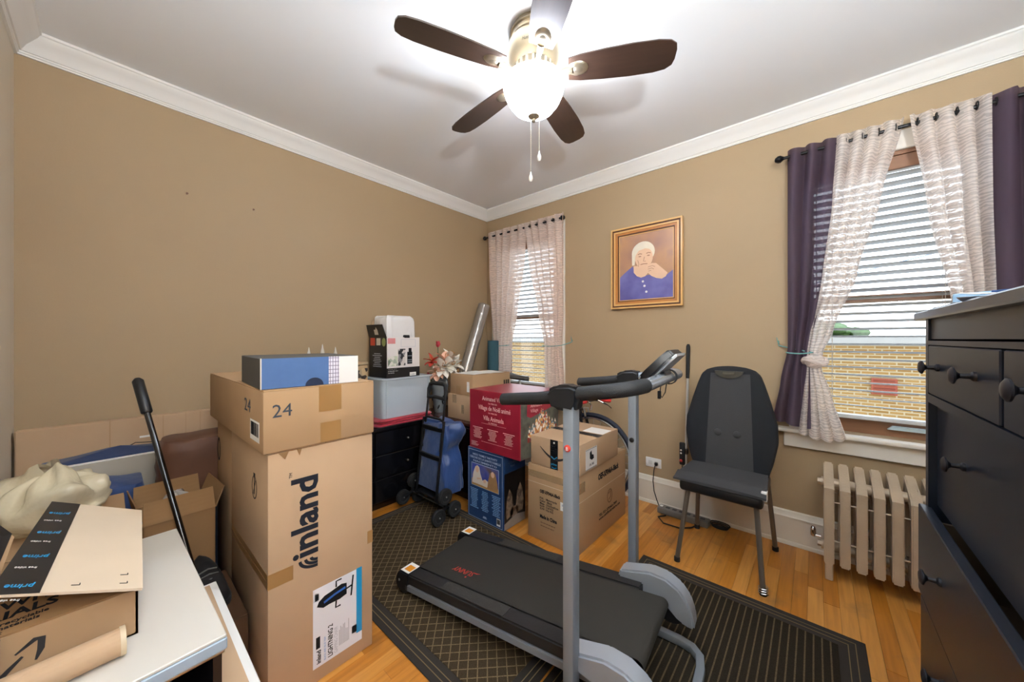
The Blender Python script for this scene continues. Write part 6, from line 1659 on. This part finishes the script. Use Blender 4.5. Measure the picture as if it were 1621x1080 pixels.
# open smile carton on the cabinet
am = thing('open_smile_carton', 'open brown delivery carton with black printed tape on the white cabinet', 'box', (1.442, -2.835, 0.6015), 0)
w, d, h = 0.315, 0.295, 0.098; tk = 0.004
b = MB()
b.b2((-w / 2, -d / 2, 0), (w / 2, d / 2, tk)); b.b2((-w / 2, -d / 2, 0), (-w / 2 + tk, d / 2, h)); b.b2((w / 2 - tk, -d / 2, 0), (w / 2, d / 2, h)); b.b2((-w / 2, -d / 2, 0), (w / 2, -d / 2 + tk, h)); b.b2((-w / 2, d / 2 - tk, 0), (w / 2, d / 2, h))
b.build('carton_body', CARD, am, smooth=False)
F = face(w, d, h, 'right')
sm = [(0.000 + 0.115 * i / 10, 0.030 + 0.045 * (i / 10) ** 0.8) for i in range(11)]
polys('printed_arrow', F, band([(0.118, 0.020), (0.132, 0.036), (0.146, 0.050)], [0.009, 0.007, 0.004]) + band([(0.138, 0.058), (0.160, 0.074), (0.168, 0.072), (0.167, 0.052), (0.161, 0.034)], [0.003, 0.008, 0.010, 0.009, 0.003]), mat('charcoal ink', '#2c2a2a'), am)
# inner front flap, tilted back into the box, with print
M = fr((w / 2 - 0.002, -d / 2 + 0.004, h), (0, 1, 0), (-1, 0, 0.10))
MB().prism([(0, 0), (d - 0.008, 0), (d - 0.012, 0.125), (0.004, 0.125)], 0.004, M).build('inner_flap', CARD3, am, smooth=False)
text('MADE WITH\nMATERIALS', M, 0.0, 0.085, 0.036, INK, am, width=0.20, bold=0.0010, lift=0.0044)
text('100% of this box is recyclable\nLearn more about materials\namazon.com/thisbox', M, 0.0, 0.032, 0.014, INK, am, width=0.17, bold=0.0003, lift=0.0044)
# big lid flap lying over the top, cream inside up
A, B, C_, D_ = Vector((1.640, -2.684, 0.712)), Vector((1.190, -2.666, 0.728)), Vector((1.130, -2.835, 0.795)), Vector((1.605, -2.875, 0.785))
off = Vector((1.442, -2.835, 0.6015))
def quadslab(pts, tk, m, nm, parent, off):
    b = MB(); n_ = (pts[1] - pts[0]).cross(pts[3] - pts[0]).normalized()
    if n_.z < 0: n_ = -n_
    lo = [b.bm.verts.new(p - off) for p in pts]; hi = [b.bm.verts.new(p - off + n_ * tk) for p in pts]
    b.bm.faces.new(lo); b.bm.faces.new(hi[::-1])
    for i in range(4): b.bm.faces.new((lo[i], lo[(i + 1) % 4], hi[(i + 1) % 4], hi[i]))
    return b.build(nm, m, parent, smooth=False), n_
_, n_ = quadslab([A, B, C_, D_], 0.005, CARDIN, 'lid_flap', am, off)
def lidp(u, v): return (A * (1 - u) + B * u) * (1 - v) + (D_ * (1 - u) + C_ * u) * v   # u along depth, v across to the left
T4 = [lidp(0, 0.70), lidp(1, 0.70), lidp(1, 1.0), lidp(0, 1.0)]
quadslab([p + n_ * 0.005 for p in T4], 0.0006, BT, 'printed_tape', am, off)
for k in range(4):
    p0 = lidp(0.02 + 0.26 * k + 0.05, 0.74) + n_ * 0.0062 - off
    uu = (lidp(0, 1.0) - lidp(0, 0.7)).normalized(); vv = n_.cross(uu)
    Mx = fr(tuple(p0), tuple(uu), tuple(vv))
    text('prime', Mx, 0.004, 0.0, 0.022, CY, am, 'tape_print', 0.036, bold=0.0003, lift=0.0)
    text('free video', Mx, 0.006, 0.052, 0.011, WHITE_PAPER, am, 'tape_print', 0.030, lift=0.0)
cp = []
for (u, v) in ((0.05, 0.12), (0.05, 0.46), (0.13, 0.12)):
    p = lidp(u, v) + n_ * 0.0055; e1 = (B - A).normalized() * 0.012; e2 = (D_ - A).normalized() * 0.012
    b = MB().tube([p - off, p + e1 * 0.6 - off], 0.0008, 4).tube([p - off, p + e2 - off], 0.0008, 4); b.build('corner_mark', INK, am)
# second flap: a strip of tape and kraft sticking up at the left edge
quadslab([Vector((1.585, -2.885, 0.72)), Vector((1.33, -2.875, 0.79)), Vector((1.30, -2.925, 0.86)), Vector((1.565, -2.975, 0.79))], 0.004, CARD, 'side_flap', am, off)
_, n2 = quadslab([Vector((1.47, -2.885, 0.762)), Vector((1.33, -2.877, 0.800)), Vector((1.30, -2.927, 0.868)), Vector((1.44, -2.955, 0.832))], 0.002, BT, 'printed_tape', am, off)
# paper tube
tb = thing('cardboard_tube', 'brown kraft paper tube lying in front of the open delivery carton', 'tube', (1.655, -2.850, 0.6275), 3)
MB().lathe([(0.0245, -0.14), (0.026, -0.138), (0.026, 0.138), (0.0245, 0.14), (0.022, 0.14), (0.022, -0.14), (0.0245, -0.14)], 28, fr((0, 0, 0), (1, 0, 0), (0, 0, 1))).build('tube_wall', CARD2, tb)
MB().lathe([(0.0275, -0.004), (0.0275, 0.004), (0.022, 0.004), (0.022, -0.004), (0.0275, -0.004)], 28, fr((0, 0.139, 0), (1, 0, 0), (0, 0, 1))).build('end_cap', mat('cream cap', '#c9b596', rough=0.5), tb)
nv = thing('navy_pouch', 'navy blue pouch standing at the left edge before the delivery carton', 'pouch', (1.617, -2.912, 0.6015))
MB().b2((-0.012, -0.065, 0.0), (0.010, 0.052, 0.100), 0.006, 2).build('pouch_body', mat('dark navy fabric', '#1b2233'), nv)
MB().b2((-0.013, -0.066, 0.098), (0.011, 0.053, 0.104), 0.003).build('pouch_zip', BLACKP, nv)

# ------------------------------------------------------------------ on the dresser
t = thing('small_blue_box', 'small pale blue box with a dark end lying on the dresser', 'box', (3.02, -1.44, 1.318), -42)
MB().b2((-0.045, -0.02, 0), (0.045, 0.02, 0.038), 0.002).build('box_body', mat('pale blue card', '#7f9cb4', rough=0.4), t)
MB().b2((0.018, -0.021, 0.0005), (0.046, 0.021, 0.0385), 0.001).build('box_end', mat('dark blue card', '#24406e', rough=0.4), t)
for i, (x, y, rz, lb) in enumerate(((2.975, -1.53, 12, 'loose white paper on the dresser edge nearest the knobs'), (2.99, -1.69, -20, 'loose white paper on the dresser behind the first sheet'), (2.985, -1.84, 30, 'curled white paper at the near end of the dresser'))):
    def pf(s, t_, k=i): return Vector(((s - 0.5) * 0.10, (t_ - 0.5) * 0.14, 0.0015 + (0.012 if k == 2 else 0.005) * (2 * t_ - 1) ** 2 * (1 if t_ < 0.5 else 0.6)))
    o = tag(MB().grid(pf, 6, 10).grid(lambda s, t_: pf(s, t_) - Vector((0, 0, 0.0008)), 6, 10).build('paper_sheet', WHITE_PAPER, None), lb, 'paper', 'papers on the dresser')
    o.location = (x, y, 1.318); o.rotation_euler = (0, 0, R(rz))
